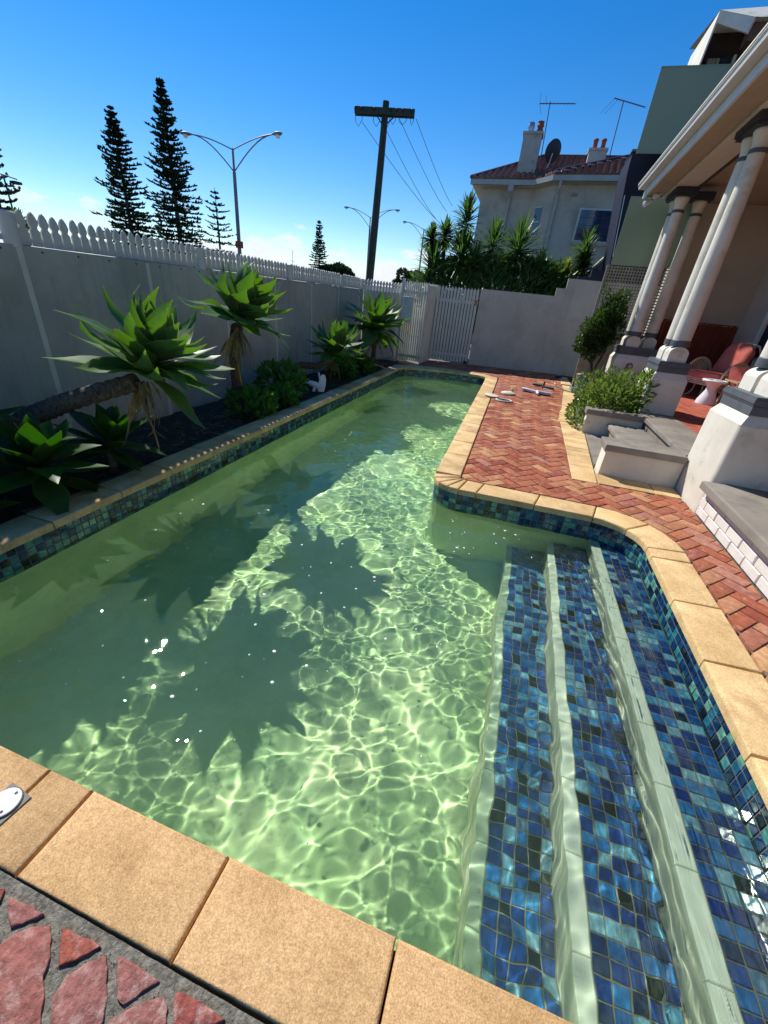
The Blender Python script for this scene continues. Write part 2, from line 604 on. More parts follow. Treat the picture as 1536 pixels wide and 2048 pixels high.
# ------------------------------------------------------------------ setting: ground with a hole where the yard is
def rects_around(x0, y0, x1, y1, far, z):
    g = MB()
    for a in ((-far, -far, far, y0), (-far, y1, far, far), (-far, y0, x0, y1), (x1, y0, far, y1)):
        g.add([(a[0], a[1], z), (a[2], a[1], z), (a[2], a[3], z), (a[0], a[3], z)], [(0, 1, 2, 3)])
    return g


gr_ = rects_around(-4.0, -4.0, 6.5, 13.4, 2500, -.06)
for a in ((1.38, -4.0, 6.5, 13.4), (-4.0, -4.0, -2.79, 13.4), (-2.79, -4.0, 1.38, .32), (-2.79, 10.72, 1.38, 13.4), (-.40, 3.60, 1.38, 10.72)):
    gr_.add([(a[0], a[1], -.06), (a[2], a[1], -.06), (a[2], a[3], -.06), (a[0], a[3], -.06)], [(0, 1, 2, 3)])
obj('ground', gr_, M_ground, kind='structure')

# ------------------------------------------------------------------ pool
WZ = -.21                       # water level
XL, XR, YF = -2.66, 1.25, .45   # coping inner edges
ST = .02                        # walls stand this far behind the coping edge


def arc(cx, cy, r, a0, a1, n):
    return [(cx + r * math.cos(R(a0 + (a1 - a0) * i / n)), cy + r * math.sin(R(a0 + (a1 - a0) * i / n))) for i in range(n + 1)]


# clockwise list of the inner coping edge, starting at the front left corner
edge_left = [(XL, YF), (XL, 10.0)]
edge_far = [(XL, 10.0), (-2.58, 10.2), (-2.38, 10.32), (-1.52, 10.58), (-.80, 10.60), (-.64, 10.48), (-.61, 10.2)]
edge_lane = [(-.61, 10.2), (-.53, 3.80)]
edge_c1 = arc(-.25, 3.74, .28, 180, 270, 6)
edge_jog = [(-.25, 3.46), (.92, 3.47)]
edge_c2 = arc(.92, 3.12, .34, 90, 0, 6)
edge_c2 = [(x, y if i else 3.47) for i, (x, y) in enumerate(edge_c2)]
edge_right = [(1.26, 3.12), (XR, YF)]
inner = edge_left + edge_far[1:] + edge_lane[1:] + edge_c1[1:] + edge_jog[1:] + edge_c2[1:] + edge_right[1:]
_o = []
for p in inner:
    if not _o or (Vector(p) - Vector(_o[-1])).length > 1e-4:
        _o.append(p)
inner = _o                                   # clockwise
wallpoly = inset(ccw(inner), -ST)            # pushed outwards


def floor_z(y):
    return -1.18 - .45 * max(0, min(1, (y - 3.2) / 4.5))


basin = struct('pool_basin')
fl = MB()
ys = [0.3, 1.5, 3.2, 4.7, 6.2, 7.7, 10.9]
for i in range(len(ys) - 1):
    a, b = ys[i], ys[i + 1]
    fl.add([(-2.9, a, floor_z(a)), (1.5, a, floor_z(a)), (1.5, b, floor_z(b)), (-2.9, b, floor_z(b))], [(0, 1, 2, 3)])
obj('pool_floor', fl, M_plaster, basin, caustic=True)
wl = MB()
n = len(wallpoly)
TILE_BOT = -.268
for i in range(n):
    a, b = wallpoly[i], wallpoly[(i + 1) % n]
    wl.add([(a[0], a[1], -1.9), (b[0], b[1], -1.9), (b[0], b[1], TILE_BOT), (a[0], a[1], TILE_BOT)], [(3, 2, 1, 0)])
obj('pool_wall', wl, M_plaster, basin, caustic=True)
gb = MB()
for i in range(n):
    a, b = wallpoly[i], wallpoly[(i + 1) % n]
    gb.add([(a[0], a[1], TILE_BOT), (b[0], b[1], TILE_BOT), (b[0], b[1], -.05), (a[0], a[1], -.05)], [(3, 2, 1, 0)])
    # concrete rim behind the tiles
    o2 = inset(wallpoly, -.12)
    c, d = o2[i], o2[(i + 1) % n]
    gb.add([(a[0], a[1], -.052), (b[0], b[1], -.052), (d[0], d[1], -.052), (c[0], c[1], -.052)], [(0, 3, 2, 1)])
obj('tile_backing', gb, M_grout, basin, caustic=True)

# tile band: 6 rows of 49 mm glass mosaic all the way round
TP, TS = .0525, .0465
tile_me = MB().slab([(-TS / 2, -TS / 2), (TS / 2, -TS / 2), (TS / 2, TS / 2), (-TS / 2, TS / 2)], -.004, .003, .002, 1).mesh('mosaic_tile', M_mos)
wt = []
for i in range(n):
    a, b = Vector(wallpoly[i]), Vector(wallpoly[(i + 1) % n])
    e = b - a
    k = max(1, round(e.length / TP))
    nrm = Vector((-e.y, e.x)).normalized()          # points into the pool (ccw)
    ang = math.atan2(e.y, e.x)
    for j in range(k):
        p = a + e * ((j + .5) / k)
        for row in range(4):
            wt.append((p.x + nrm.x * .001, p.y + nrm.y * .001, -.083 - row * TP, ang, e.length / k / TP))
Cc = Vector((0, 0, 1.5))
FW = Vector(CM[2])


def in_view(p, m=60):
    d = Vector(p) - Cc
    z = d.dot(FW)
    if z < .05:
        return False
    u = 768 + 805 * d.dot(Vector(CM[0])) / z
    v = 1024 + 805 * d.dot(Vector(CM[1])) / z
    return -m < u < 1536 + m and -m < v < 2048 + m


def facing(t):
    nx, ny = -math.sin(t[3]), math.cos(t[3])
    return (Cc.x - t[0]) * nx + (Cc.y - t[1]) * ny > 0


vis = sorted([t for t in wt if in_view(t[:3]) and facing(t) and t[2] > WZ - .03], key=lambda t: (Vector(t[:3]) - Cc).length)[:300]
vs_ = set(vis)
tile_mb = tile_me.copy()
tile_mb.materials[0] = M_mosb
for t in vis:
    inst('mosaic_tile', tile_mb, basin, t[:3], (PI / 2, 0, t[3] + PI), (t[4], 1, 1), True)
rest = MB()
for t in wt:
    if t in vs_:
        continue
    M4 = Matrix.Translation(t[:3]) @ Euler((PI / 2, 0, t[3] + PI)).to_matrix().to_4x4()
    h = TS / 2 * t[4]
    vv = [(-h, -TS / 2, -.003), (h, -TS / 2, -.003), (h, TS / 2, -.003), (-h, TS / 2, -.003)]
    vt = [(x * .94, y * .94, .003) for x, y, z in vv]
    rest.add([tuple(M4 @ Vector(p)) for p in vv + vt], [(4, 5, 6, 7), (0, 1, 5, 4), (1, 2, 6, 5), (2, 3, 7, 6), (3, 0, 4, 7)])
obj('mosaic_band', rest, M_mosb_s, basin, kind='stuff', caustic=True)

# three long steps along the right wall
SY0, SY1 = YF - ST, 3.47 + ST
steps = [(-.235, .955, 1.03, XR + ST), (-.485, .625, .685, .955), (-.735, .295, .350, .625)]
for si, (z, xn, xt, xb) in enumerate(steps):
    st = struct('pool_step')
    c = MB()
    ztop = z - .004
    c.box(xt - .004, SY0, -1.6, xb + (.03 if si == 0 else .004), SY1, ztop)
    obj('step_block', c, M_grout, st, caustic=True)
    # riser and nosing tiles
    c = MB()
    c.box(xn + .004, SY0, -1.3, xt - .004, SY1, z - .012)
    obj('riser', c, M_riser, st, caustic=True)
    yy = SY0
    k = 0
    nosing_me = MB().slab([(xn - xt, -.149), (0, -.149), (0, .149), (xn - xt, .149)], -.03, 0, .004, 1).mesh('nosing_tile', M_nosing if si < 2 else M_nosegreen)
    while yy < SY1 - .05:
        inst('nosing_tile', nosing_me, st, (xt, yy + .15, z), caustic=True)
        yy += .3
    nx = int((xb - xt) / TP + .3)
    px = (xb - xt) / nx
    ny = int((SY1 - SY0) / .053)
    py = (SY1 - SY0) / ny
    allt = [(xt + (i + .5) * px, SY0 + (j + .5) * py) for i in range(nx) for j in range(ny)]
    allt.sort(key=lambda p: (Vector((p[0], p[1], z)) - Cc).length)
    allt = [p for p in allt if in_view((p[0], p[1], z))] + [p for p in allt if not in_view((p[0], p[1], z))]
    for p in allt[:300]:
        inst('mosaic_tile', tile_me, st, (p[0], p[1], z - .003), (random.uniform(-.03, .03), random.uniform(-.03, .03), random.uniform(-.012, .012)), (px * .9 / TS, py * .9 / TS, 1), caustic=True)
    if len(allt) > 300:
        c = MB()
        for p in allt[300:]:
            h = TS / 2
            c.slab([(p[0] - h, p[1] - h), (p[0] + h, p[1] - h), (p[0] + h, p[1] + h), (p[0] - h, p[1] + h)], z - .006, z, .002, 1)
        obj('mosaic_tiling', c, M_mos_s, st, kind='stuff', caustic=True)

# the water: real waves, refracting
GX, GY = .0092, .0092
nx_, ny_ = int((1.36 + 2.76) / GX), int((10.75 - .36) / GY)
X = np.linspace(-2.76, 1.36, nx_)
Y = np.linspace(.36, 10.75, ny_)
XX, YY = np.meshgrid(X, Y)
Z = np.zeros_like(XX)
Zs = np.zeros_like(XX)
wr = np.random.default_rng(3)
WAVE = 1.0
for i in range(130):
    lam = float(np.exp(wr.uniform(np.log(.042), np.log(.9))))
    th = wr.normal(.9, 1.1) if lam > .3 else wr.uniform(0, 2 * PI)
    k = 2 * PI / lam
    A = lam * (.00125 if lam > .12 else (.0010 if lam > .07 else .0008)) * WAVE
    wx = XX + .05 * np.sin(YY * 1.7 + i)
    comp = A * np.sin(k * (wx * math.cos(th) + YY * math.sin(th)) + wr.uniform(0, 6.28))
    if lam > .16:
        Z += comp
    else:
        Zs += comp
# gusts: the short ripples come and go in patches, and are busiest on the open left side
pat = .55 + .45 * np.sin(XX * 2.3 + 1.3 * np.sin(YY * 1.1)) * np.sin(YY * 1.7 + .8 * np.sin(XX * 1.9)) + .25 * np.sin(XX * 5.1 + YY * 3.7)
Z += Zs * np.clip(pat + .25, .45, 1.15) * (1 + 1.3 * np.exp(-((XX + 1.95) / .45) ** 2 - ((YY - 1.95) / .70) ** 2))
# calmer towards the sheltered far end and over the steps
Z *= 1 - .38 * np.clip((YY - 2.2) / 3.5, 0, 1)
Z *= 1 - .35 * np.clip((XX - .8) / .4, 0, 1)
# fine ripples lapping over the top step
rp = np.clip((XX - .60) / .3, 0, 1)
Z += rp * .0008 * np.sin(2 * PI * (XX * .97 + YY * .10 + .012 * np.sin(YY * 9)) / .046) + rp * .0006 * np.sin(2 * PI * (XX * .8 + YY * .45 + .02 * np.sin(YY * 6)) / .075)
Z += WZ
idx = np.arange(nx_ * ny_).reshape(ny_, nx_)
q = np.stack([idx[:-1, :-1], idx[:-1, 1:], idx[1:, 1:], idx[1:, :-1]], -1).reshape(-1, 4)
cxm = (XX[:-1, :-1] + GX / 2).ravel()
cym = (YY[:-1, :-1] + GY / 2).ravel()
wp = inset(wallpoly, -.035)


def inpoly(px, py, poly):
    r = np.zeros(px.shape, bool)
    j = len(poly) - 1
    for i in range(len(poly)):
        xi, yi = poly[i]
        xj, yj = poly[j]
        if yi != yj:
            c = ((yi > py) != (yj > py)) & (px < (xj - xi) * (py - yi) / (yj - yi) + xi)
            r ^= c
        j = i
    return r


q = q[inpoly(cxm, cym, wp)]
used, invv = np.unique(q.ravel(), return_inverse=True)
V = np.stack([XX, YY, Z], -1).reshape(-1, 3)[used]
me = bpy.data.meshes.new('pool_water')
me.vertices.add(len(V))
me.vertices.foreach_set('co', V.ravel())
nq = len(q)
me.loops.add(nq * 4)
me.loops.foreach_set('vertex_index', invv.astype(np.int32).ravel())
me.polygons.add(nq)
me.polygons.foreach_set('loop_start', np.arange(0, nq * 4, 4, dtype=np.int32))
me.update(calc_edges=True)
me.validate()
me.polygons.foreach_set('use_smooth', [True] * nq)
M_water = bpy.data.materials.new('pool_water')
M_water.use_nodes = True
nt = M_water.node_tree
nt.nodes.clear()
g = nt.nodes.new('ShaderNodeBsdfGlass')
g.inputs['Roughness'].default_value = 0
g.inputs['IOR'].default_value = 1.333
g.inputs['Color'].default_value = (.86, .988, .88, 1)
out = nt.nodes.new('ShaderNodeOutputMaterial')
# a thin veil of suspended dust makes the water slightly milky
df = nt.nodes.new('ShaderNodeBsdfDiffuse')
df.inputs['Color'].default_value = (.44, .74, .42, 1)
mx = nt.nodes.new('ShaderNodeMixShader')
# less water, less haze: the veil thins out over the shallow steps
ge = nt.nodes.new('ShaderNodeNewGeometry')
sx = nt.nodes.new('ShaderNodeSeparateXYZ')
mr = nt.nodes.new('ShaderNodeMapRange')
mr.inputs['From Min'].default_value = .15
mr.inputs['From Max'].default_value = 1.0
mr.inputs['To Min'].default_value = .048
mr.inputs['To Max'].default_value = .006
nt.links.new(ge.outputs['Position'], sx.inputs[0])
nt.links.new(sx.outputs['X'], mr.inputs['Value'])
nt.links.new(mr.outputs[0], mx.inputs[0])
nt.links.new(g.outputs[0], mx.inputs[1])
nt.links.new(df.outputs[0], mx.inputs[2])
nt.links.new(mx.outputs[0], out.inputs[0])
me.materials.append(M_water)
water = bpy.data.objects.new('pool_water', me)
COL.objects.link(water)
water['kind'] = 'structure'
water.cycles.is_caustics_caster = True

# drifting specks of foam
sp = MB()
sr = random.Random(5)
centres = [(-1.3, 2.0, .7), (-.6, 2.6, .5), (-1.0, 1.5, .6), (-1.9, 2.4, .5), (-1.6, 3.4, .7), (-.2, 3.1, .3), (.2, 3.2, .25), (-2.2, 1.9, .35), (-.6, 1.6, .5), (-.7, 4.2, .6)]
for i in range(330):
    c = sr.choice(centres)
    x, y = sr.gauss(c[0], c[2]), sr.gauss(c[1], c[2])
    if not (-2.6 < x < .5 and .5 < y < 6):
        continue
    if y > 3.3 and x > -.6:
        continue
    r = sr.choice([.0025, .003, .004, .0055, .008]) * (1 + .08 * y)
    a0 = sr.uniform(0, 6)
    sx = sr.uniform(.5, 1.4)
    ring = [(x + r * sx * math.cos(a0 + k * PI / 3), y + r * math.sin(a0 + k * PI / 3)) for k in range(6)]
    ix, iy = int((x + 2.76) / GX), int((y - .36) / GY)
    z = Z[min(iy, ny_ - 1), min(ix, nx_ - 1)]
    sp.add([(px, py, z + .001) for px, py in ring] + [(x, y, z + .004)], [(k, (k + 1) % 6, 6) for k in range(6)])
tag(obj('foam_specks', sp, material('foam', (.75, .76, .72), .6)), 'scattered white foam specks drifting on the green water', 'foam', kind='stuff')

# ------------------------------------------------------------------ coping
coping = struct('pool_coping')


def plen(pl):
    return [0] + list(np.cumsum([(Vector(pl[i + 1]) - Vector(pl[i])).length for i in range(len(pl) - 1)]))


def psub(pl, t0, t1):
    c = plen(pl)
    T = c[-1]
    t0, t1 = t0 * T, t1 * T

    def at(t):
        for i in range(len(pl) - 1):
            if t <= c[i + 1] + 1e-9:
                s = (t - c[i]) / max(c[i + 1] - c[i], 1e-9)
                a, b = Vector(pl[i]), Vector(pl[i + 1])
                return tuple(a + (b - a) * s)
        return pl[-1]
    pts = [at(t0)] + [pl[i] for i in range(1, len(pl) - 1) if t0 + 1e-4 < c[i] < t1 - 1e-4] + [at(t1)]
    return pts


def stones(parent, inn, outp, count=None, cuts=None, z=0.0, th=.055, b=.014, gap=.004, name='coping_stone', mat=None):
    if cuts is None:
        cuts = [i / count for i in range(count + 1)]
    for i in range(len(cuts) - 1):
        a = psub(inn, cuts[i], cuts[i + 1])
        o = psub(outp, cuts[i], cuts[i + 1])
        poly = a + list(reversed(o))
        cl = []
        for p in poly:
            if not cl or (Vector(p) - Vector(cl[-1])).length > .004:
                cl.append(p)
        cl = ccw(cl)
        cl = inset(cl, gap)
        dz = random.uniform(-.0015, .0015)
        cx_, cy_ = sum(p[0] for p in cl) / len(cl), sum(p[1] for p in cl) / len(cl)
        m_ = MB()
        m_.slab([(x - cx_, y - cy_) for x, y in cl], z - th, z + dz, b, 3)
        mm = m_.mesh(name, mat or M_stone, smooth=32)
        inst(name, mm, parent, (cx_, cy_, 0))


yj = YF
JY = [YF, 1.04, 1.565, 2.09, 2.6, 3.13, 3.65, 4.16, 4.68, 5.2, 5.72, 6.24, 6.76, 7.28, 7.8, 8.32, 8.84, 9.36, 9.87]
tot = 10.0 - YF
stones(coping, edge_left, [(-2.92, YF), (-2.92, 10.0)], cuts=[(y - YF) / tot for y in JY] + [1])
stones(coping, edge_far, [(-2.92, 10.0), (-2.90, 10.35), (-2.50, 10.86), (-1.60, 11.0), (-.7, 10.93), (-.34, 10.62), (-.325, 10.2)], 7)
lane_y = [10.2, 9.6, 9.05, 8.5, 7.95, 7.45, 6.95, 6.45, 5.9, 5.45, 4.95, 4.43, 3.80]
stones(coping, edge_lane, [(-.325, 10.2), (-.27, 3.80)], cuts=[(10.2 - y) / 6.4 for y in lane_y])
stones(coping, edge_c1, [(-.27, 3.80), (-.265, 3.78), (-.262, 3.75), (-.255, 3.735), (-.24, 3.73), (-.22, 3.727), (-.20, 3.725)], 4)
stones(coping, [(-.25, 3.46), (.92, 3.47)], [(-.20, 3.725), (.98, 3.725)], cuts=[0, .14, .58, 1])
stones(coping, edge_c2, arc(.98, 3.165, .56, 90, 0, 6), 2)
stones(coping, [(1.26, 3.12), (1.255, 2.98)], [(1.54, 3.165), (1.535, 3.01)], 1)
ry = [2.98, 2.46, 1.95, 1.43, .92, .42]
stones(coping, [(1.255, 2.98), (1.25, .42)], [(1.535, 3.01), (1.52, .42)], cuts=[(2.98 - y) / 2.56 for y in ry])
fx = [XL - .26, -2.25, -1.715, -1.19, -1.006, -.487, .037, .56, 1.08, 1.52]
fxa, fxb = fx[0], fx[-1]
stones(coping, [(fxa, YF), (fxb, YF - .004)], [(fxa, .192), (fxb, .222)], cuts=[(x - fxa) / (fxb - fxa) for x in fx], gap=.003, b=.012, mat=M_stone_worn)

# skimmer lid set in the front coping
t = thing('skimmer_cover', 'round white skimmer lid in a grey square frame on the front coping', 'skimmer lid', (-1.215, .335, 0))
c = MB()
c.slab([(-1.262, .285), (-1.166, .275), (-1.158, .362), (-1.255, .374)], -.01, .0035, .001, 1)
obj('lid_frame', c, M_slab, t)
c = MB()
c.lathe([(.047, .002), (.047, .0065), (.043, .0075)], -1.213, .322, 28)
obj('lid_ring', c, M_dark, t)
c = MB()
c.lathe([(.0435, .004), (.0435, .009), (.041, .0105), (.0, .0105)], -1.213, .322, 28)
obj('lid_disc', c, M_whiteplastic, t, smooth=30)
for (dx, dy) in ((.012, .028), (-.008, -.03), (.026, -.024)):
    c = MB()
    c.lathe([(.005, .0102), (.005, .0112)], -1.218 + dx, .325 + dy, 8)
    obj('lid_hole', c, M_dark, t)

# ------------------------------------------------------------------ brick paving
def clip(subject, clipper):
    """Sutherland-Hodgman: subject (any) clipped by a convex ccw polygon"""
    out = list(subject)
    m_ = len(clipper)
    for i in range(m_):
        a, b = clipper[i], clipper[(i + 1) % m_]
        ex, ey = b[0] - a[0], b[1] - a[1]
        inp, out = out, []
        if not inp:
            break
        s = inp[-1]
        ds = ex * (s[1] - a[1]) - ey * (s[0] - a[0])
        for e in inp:
            de = ex * (e[1] - a[1]) - ey * (e[0] - a[0])
            if de >= 0:
                if ds < 0:
                    t_ = ds / (ds - de)
                    out.append((s[0] + (e[0] - s[0]) * t_, s[1] + (e[1] - s[1]) * t_))
                out.append(e)
            elif ds >= 0:
                t_ = ds / (ds - de)
                out.append((s[0] + (e[0] - s[0]) * t_, s[1] + (e[1] - s[1]) * t_))
            s, ds = e, de
    return out


def parea(p):
    return abs(sum(p[i][0] * p[(i + 1) % len(p)][1] - p[(i + 1) % len(p)][0] * p[i][1] for i in range(len(p)))) / 2


def herring(region, ang=45, W=.109, ox=0, oy=0):
    xs = [p[0] for p in region]
    ys_ = [p[1] for p in region]
    cx_, cy_ = (min(xs) + max(xs)) / 2, (min(ys_) + max(ys_)) / 2
    rad = max(max(xs) - min(xs), max(ys_) - min(ys_)) * .75 + .5
    K = int(rad / W) + 2
    c_, s_ = math.cos(R(ang)), math.sin(R(ang))
    res = []
    for a in range(-K * 2, K * 2):
        for b in range(-K, K):
            ux, uy = a + 2 * b, a - 2 * b
            if abs(ux) > K or abs(uy) > K:
                continue
            for hv in ((0, 0, 2, 1), (0, 1, 1, 3)):
                x0, y0, x1, y1 = (ux + hv[0]) * W, (uy + hv[1]) * W, (ux + hv[2]) * W, (uy + hv[3]) * W
                g_ = .004
                rc = [(x0 + g_, y0 + g_), (x1 - g_, y0 + g_), (x1 - g_, y1 - g_), (x0 + g_, y1 - g_)]
                rc = [(cx_ + ox + x * c_ - y * s_, cy_ + oy + x * s_ + y * c_) for x, y in rc]
                mx_, my_ = sum(p[0] for p in rc) / 4, sum(p[1] for p in rc) / 4
                if mx_ < min(xs) - .3 or mx_ > max(xs) + .3 or my_ < min(ys_) - .3 or my_ > max(ys_) + .3:
                    continue
                cl = clip(region, ccw(rc))
                if len(cl) >= 3 and parea(cl) > .0012:
                    res.append(cl)
    return res


paving = struct('brick_paving')
region = [(-.262, 3.80), (-.20, 3.735), (.98, 3.735), (1.26, 3.655), (1.43, 3.47), (1.52, 3.27), (1.548, 3.1), (1.548, 3.0), (1.53, .1), (1.862, .1), (1.862, 4.34), (.815, 4.31), (.845, 5.5), (.865, 6.9), (1.0, 8.4), (1.15, 10.1), (1.155, 11.15), (1.17, 12.8), (-1.25, 12.36), (-2.42, 12.14), (-2.45, 11.05), (-1.6, 11.02), (-.7, 10.95), (-.315, 10.65), (-.31, 10.2)]
mort = MB()
mort.add([(p[0], p[1], -.010) for p in ccw(region)], [tuple(range(len(region)))])
obj('mortar_bed', mort, M_mortar, paving)
pcs = herring(ccw(region))
pcs.sort(key=lambda p: (Vector((p[0][0], p[0][1], 0)) - Cc).length)


def centroid(p):
    return sum(q_[0] for q_ in p) / len(p), sum(q_[1] for q_ in p) / len(p)


near = [p for p in pcs if in_view((*centroid(p), 0), 10)]
far = [p for p in pcs if not in_view((*centroid(p), 0), 10)]


def brickmesh(mb, p, cx_=0, cy_=0, z=0.0):
    """a worn brick: slightly crooked outline, rounded arris, tilted face"""
    p = ccw([(x - cx_, y - cy_) for x, y in p])
    q_ = []
    for x, y in p:
        if not q_ or abs(x - q_[-1][0]) + abs(y - q_[-1][1]) > .012:
            q_.append((x + random.uniform(-.0022, .0022), y + random.uniform(-.0022, .0022)))
    if len(q_) < 3:
        return
    tx, ty = random.uniform(-.018, .018), random.uniform(-.018, .018)
    dz = random.uniform(-.003, .0025)
    b0 = len(mb.v)
    mb.slab(q_, z - .03, z + dz, .005, 2)
    mx_, my_ = centroid(q_)
    for i in range(b0, len(mb.v)):
        x, y, zz = mb.v[i]
        mb.v[i] = (x, y, zz + (x - mx_) * tx + (y - my_) * ty)


for p in near[:300]:
    cx_, cy_ = centroid(p)
    m_ = MB()
    brickmesh(m_, p, cx_, cy_)
    if m_.v:
        inst('brick', m_.mesh('brick', M_brick, smooth=40), paving, (cx_, cy_, 0))
rest = MB()
for p in near[300:] + far:
    brickmesh(rest, p)
obj('brickwork', rest, M_brick_s, paving, kind='stuff', smooth=40)

# the near patch: wide mortar joints and broken bricks, traced as they lie
patch = struct('mortared_paving')
mg = MB()
gx0, gx1, gy0, gy1, gs = -3.2, 1.9, -2.6, .205, .012
nearx0, nearx1, neary0 = -1.15, -.1, -.05
nxg, nyg = int((nearx1 - nearx0) / gs), int((gy1 - neary0) / gs)
vv = []
for j in range(nyg + 1):
    for i in range(nxg + 1):
        x, y = nearx0 + (nearx1 - nearx0) * i / nxg, neary0 + (gy1 - neary0) * j / nyg
        z = -.006 + .0055 * mnoise.fractal(Vector((x * 30, y * 30, 1)), .8, 2.2, 4)
        vv.append((x, y, z))
mg.add(vv, [(j * (nxg + 1) + i, j * (nxg + 1) + i + 1, (j + 1) * (nxg + 1) + i + 1, (j + 1) * (nxg + 1) + i) for j in range(nyg) for i in range(nxg)])
for a in ((gx0, gy0, gx1, neary0), (gx0, neary0, nearx0, gy1), (nearx1, neary0, gx1, gy1)):
    mg.add([(a[0], a[1], -.008), (a[2], a[1], -.008), (a[2], a[3], -.008), (a[0], a[3], -.008)], [(0, 1, 2, 3)])
obj('mortar_bed', mg, M_mortar, patch, smooth=80)
traced = [
    [(-.969, .166), (-.965, .176), (-.856, .178), (-.878, .155), (-.909, .133), (-.942, .148)],
    [(-.901, .100), (-.892, .124), (-.862, .150), (-.818, .165), (-.796, .153), (-.757, .117), (-.751, .099), (-.726, .085), (-.67, .03), (-.72, -.02), (-.80, .0), (-.89, .06)],
    [(-.788, .176), (-.735, .178), (-.670, .180), (-.704, .143), (-.732, .122), (-.765, .151)],
    [(-.643, .172), (-.605, .142), (-.572, .109), (-.556, .080), (-.61, .03), (-.66, .045), (-.698, .082), (-.702, .116), (-.675, .147)],
    [(-.616, .181), (-.55, .184), (-.490, .182), (-.537, .124), (-.561, .127), (-.598, .16)],
    [(-.462, .166), (-.441, .153), (-.425, .133), (-.45, .07), (-.50, .05), (-.552, .095), (-.514, .132)],
    [(-.44, .181), (-.37, .186), (-.303, .181), (-.329, .162), (-.408, .135), (-.431, .160)],
    [(-1.04, .172), (-1.0, .179), (-.975, .145), (-.99, .10), (-1.05, .12)]]
for p in traced:
    cx_, cy_ = centroid(p)
    m_ = MB()
    pp = ccw([(x - cx_, y - cy_) for x, y in p])
    # finer, ragged outline
    rg = []
    for i in range(len(pp)):
        a, b = Vector(pp[i]), Vector(pp[(i + 1) % len(pp)])
        k = max(1, int((b - a).length / .012))
        for j in range(k):
            s = a + (b - a) * (j / k)
            rg.append((s.x + random.uniform(-.0018, .0018), s.y + random.uniform(-.0018, .0018)))
    m_.slab(rg, -.02, .001 + random.uniform(0, .003), .0028, 2, jit=.0007)
    inst('brick', m_.mesh('brick', M_brick_rough, smooth=50), patch, (cx_, cy_, 0))
grit = MB()
for i in range(900):
    x, y = random.uniform(-1.1, -.15), random.uniform(-.03, .19)
    r = random.uniform(.0008, .0026)
    z = -.0045 + random.uniform(0, .003)
    a = random.uniform(0, 6)
    grit.add([(x + r * math.cos(a), y + r * math.sin(a), z), (x + r * math.cos(a + 2.1), y + r * math.sin(a + 2.1), z), (x + r * math.cos(a + 4.2), y + r * math.sin(a + 4.2), z), (x, y, z + r)], [(0, 1, 3), (1, 2, 3), (2, 0, 3)])
obj('grit', grit, piece_material('grit_grains', [(0, (.08, .07, .06)), (.6, (.3, .27, .22)), (1, (.5, .45, .38))], rnd='island'), patch, kind='stuff')
rest = MB()
for reg in ([(-3.2, -2.6), (1.9, -2.6), (1.9, -.03), (-3.2, -.03)], [(-3.2, -.03), (-1.08, -.03), (-1.08, .18), (-3.2, .18)], [(-.28, -.03), (1.9, -.03), (1.9, .18), (-.28, .18)]):
    for p in herring(reg, W=.13):
        q_ = inset(ccw(p), .008)
        if parea(q_) > .002:
            brickmesh(rest, q_)
obj('brickwork', rest, M_brick_s, patch, kind='stuff', smooth=40)

# sandstone border strip beside the paving, round the steps
border = struct('sandstone_border')


def bstone(poly):
    cl = inset(ccw(poly), .0035)
    cx_, cy_ = centroid(cl)
    m_ = MB()
    m_.slab([(x - cx_, y - cy_) for x, y in cl], -.04, random.uniform(-.001, .001), .004, 1)
    inst('border_stone', m_.mesh('border_stone', M_stone, smooth=35), border, (cx_, cy_, 0))


by = [4.335, 4.82, 5.40, 5.56, 6.06, 6.55, 6.95]
for i in range(len(by) - 1):
    a, b = by[i], by[i + 1]
    f_ = lambda y: .82 + (y - 4.31) * .018
    g_ = lambda y: 1.07 + (y - 4.31) * .052
    bstone([(f_(a), a), (g_(a), a), (g_(b), b), (f_(b), b)])
for a, b in ((1.085, 1.62), (1.62, 1.862)):
    bstone([(a, 4.345), (b, 4.355), (b, 4.645), (a, 4.645)])
for a, b in ((6.97, 7.5), (7.5, 8.05), (8.05, 8.6), (8.6, 9.1), (9.12, 9.33), (9.35, 9.9), (9.9, 10.35), (10.35, 10.9), (11.05, 11.75), (11.75, 12.4)):
    bstone([(1.04 + (min(a, 10.3) - 9) * .1, a), (1.28 + (min(a, 10.3) - 9) * .1, a), (1.28 + (min(b, 10.3) - 9) * .1, b), (1.04 + (min(b, 10.3) - 9) * .1, b)])
# grey slab at the foot of the steps and beds beyond
c = MB()
c.slab([(1.13, 5.0), (1.47, 5.0), (1.47, 6.4), (1.19, 6.4)], -.04, .001, .003, 1)
obj('step_apron', c, M_slab, border)

# garden beds
bed = struct('garden_bed')
c = MB()
nb = 60
vv = []
for j in range(131):
    for i in range(13):
        x, y = -3.98 + 1.05 * i / 12, -.5 + 12.6 * j / 130
        z = -.04 + .035 * mnoise.fractal(Vector((x * 3, y * 3, 5)), .8, 2.1, 4) - (.03 if i >= 11 else 0)
        vv.append((x, y, z))
c.add(vv, [(j * 13 + i, j * 13 + i + 1, (j + 1) * 13 + i + 1, (j + 1) * 13 + i) for j in range(130) for i in range(12)])
vv = []
for j in range(31):
    for i in range(9):
        x, y = 1.28 + 1.3 * i / 8, 6.9 + 6.2 * j / 30
        vv.append((x, y, -.02 + .03 * mnoise.fractal(Vector((x * 3, y * 3, 9)), .8, 2.1, 4)))
c.add(vv, [(j * 9 + i, j * 9 + i + 1, (j + 1) * 9 + i + 1, (j + 1) * 9 + i) for j in range(30) for i in range(8)])
obj('soil', c, M_soil, bed, smooth=60)
c = MB()
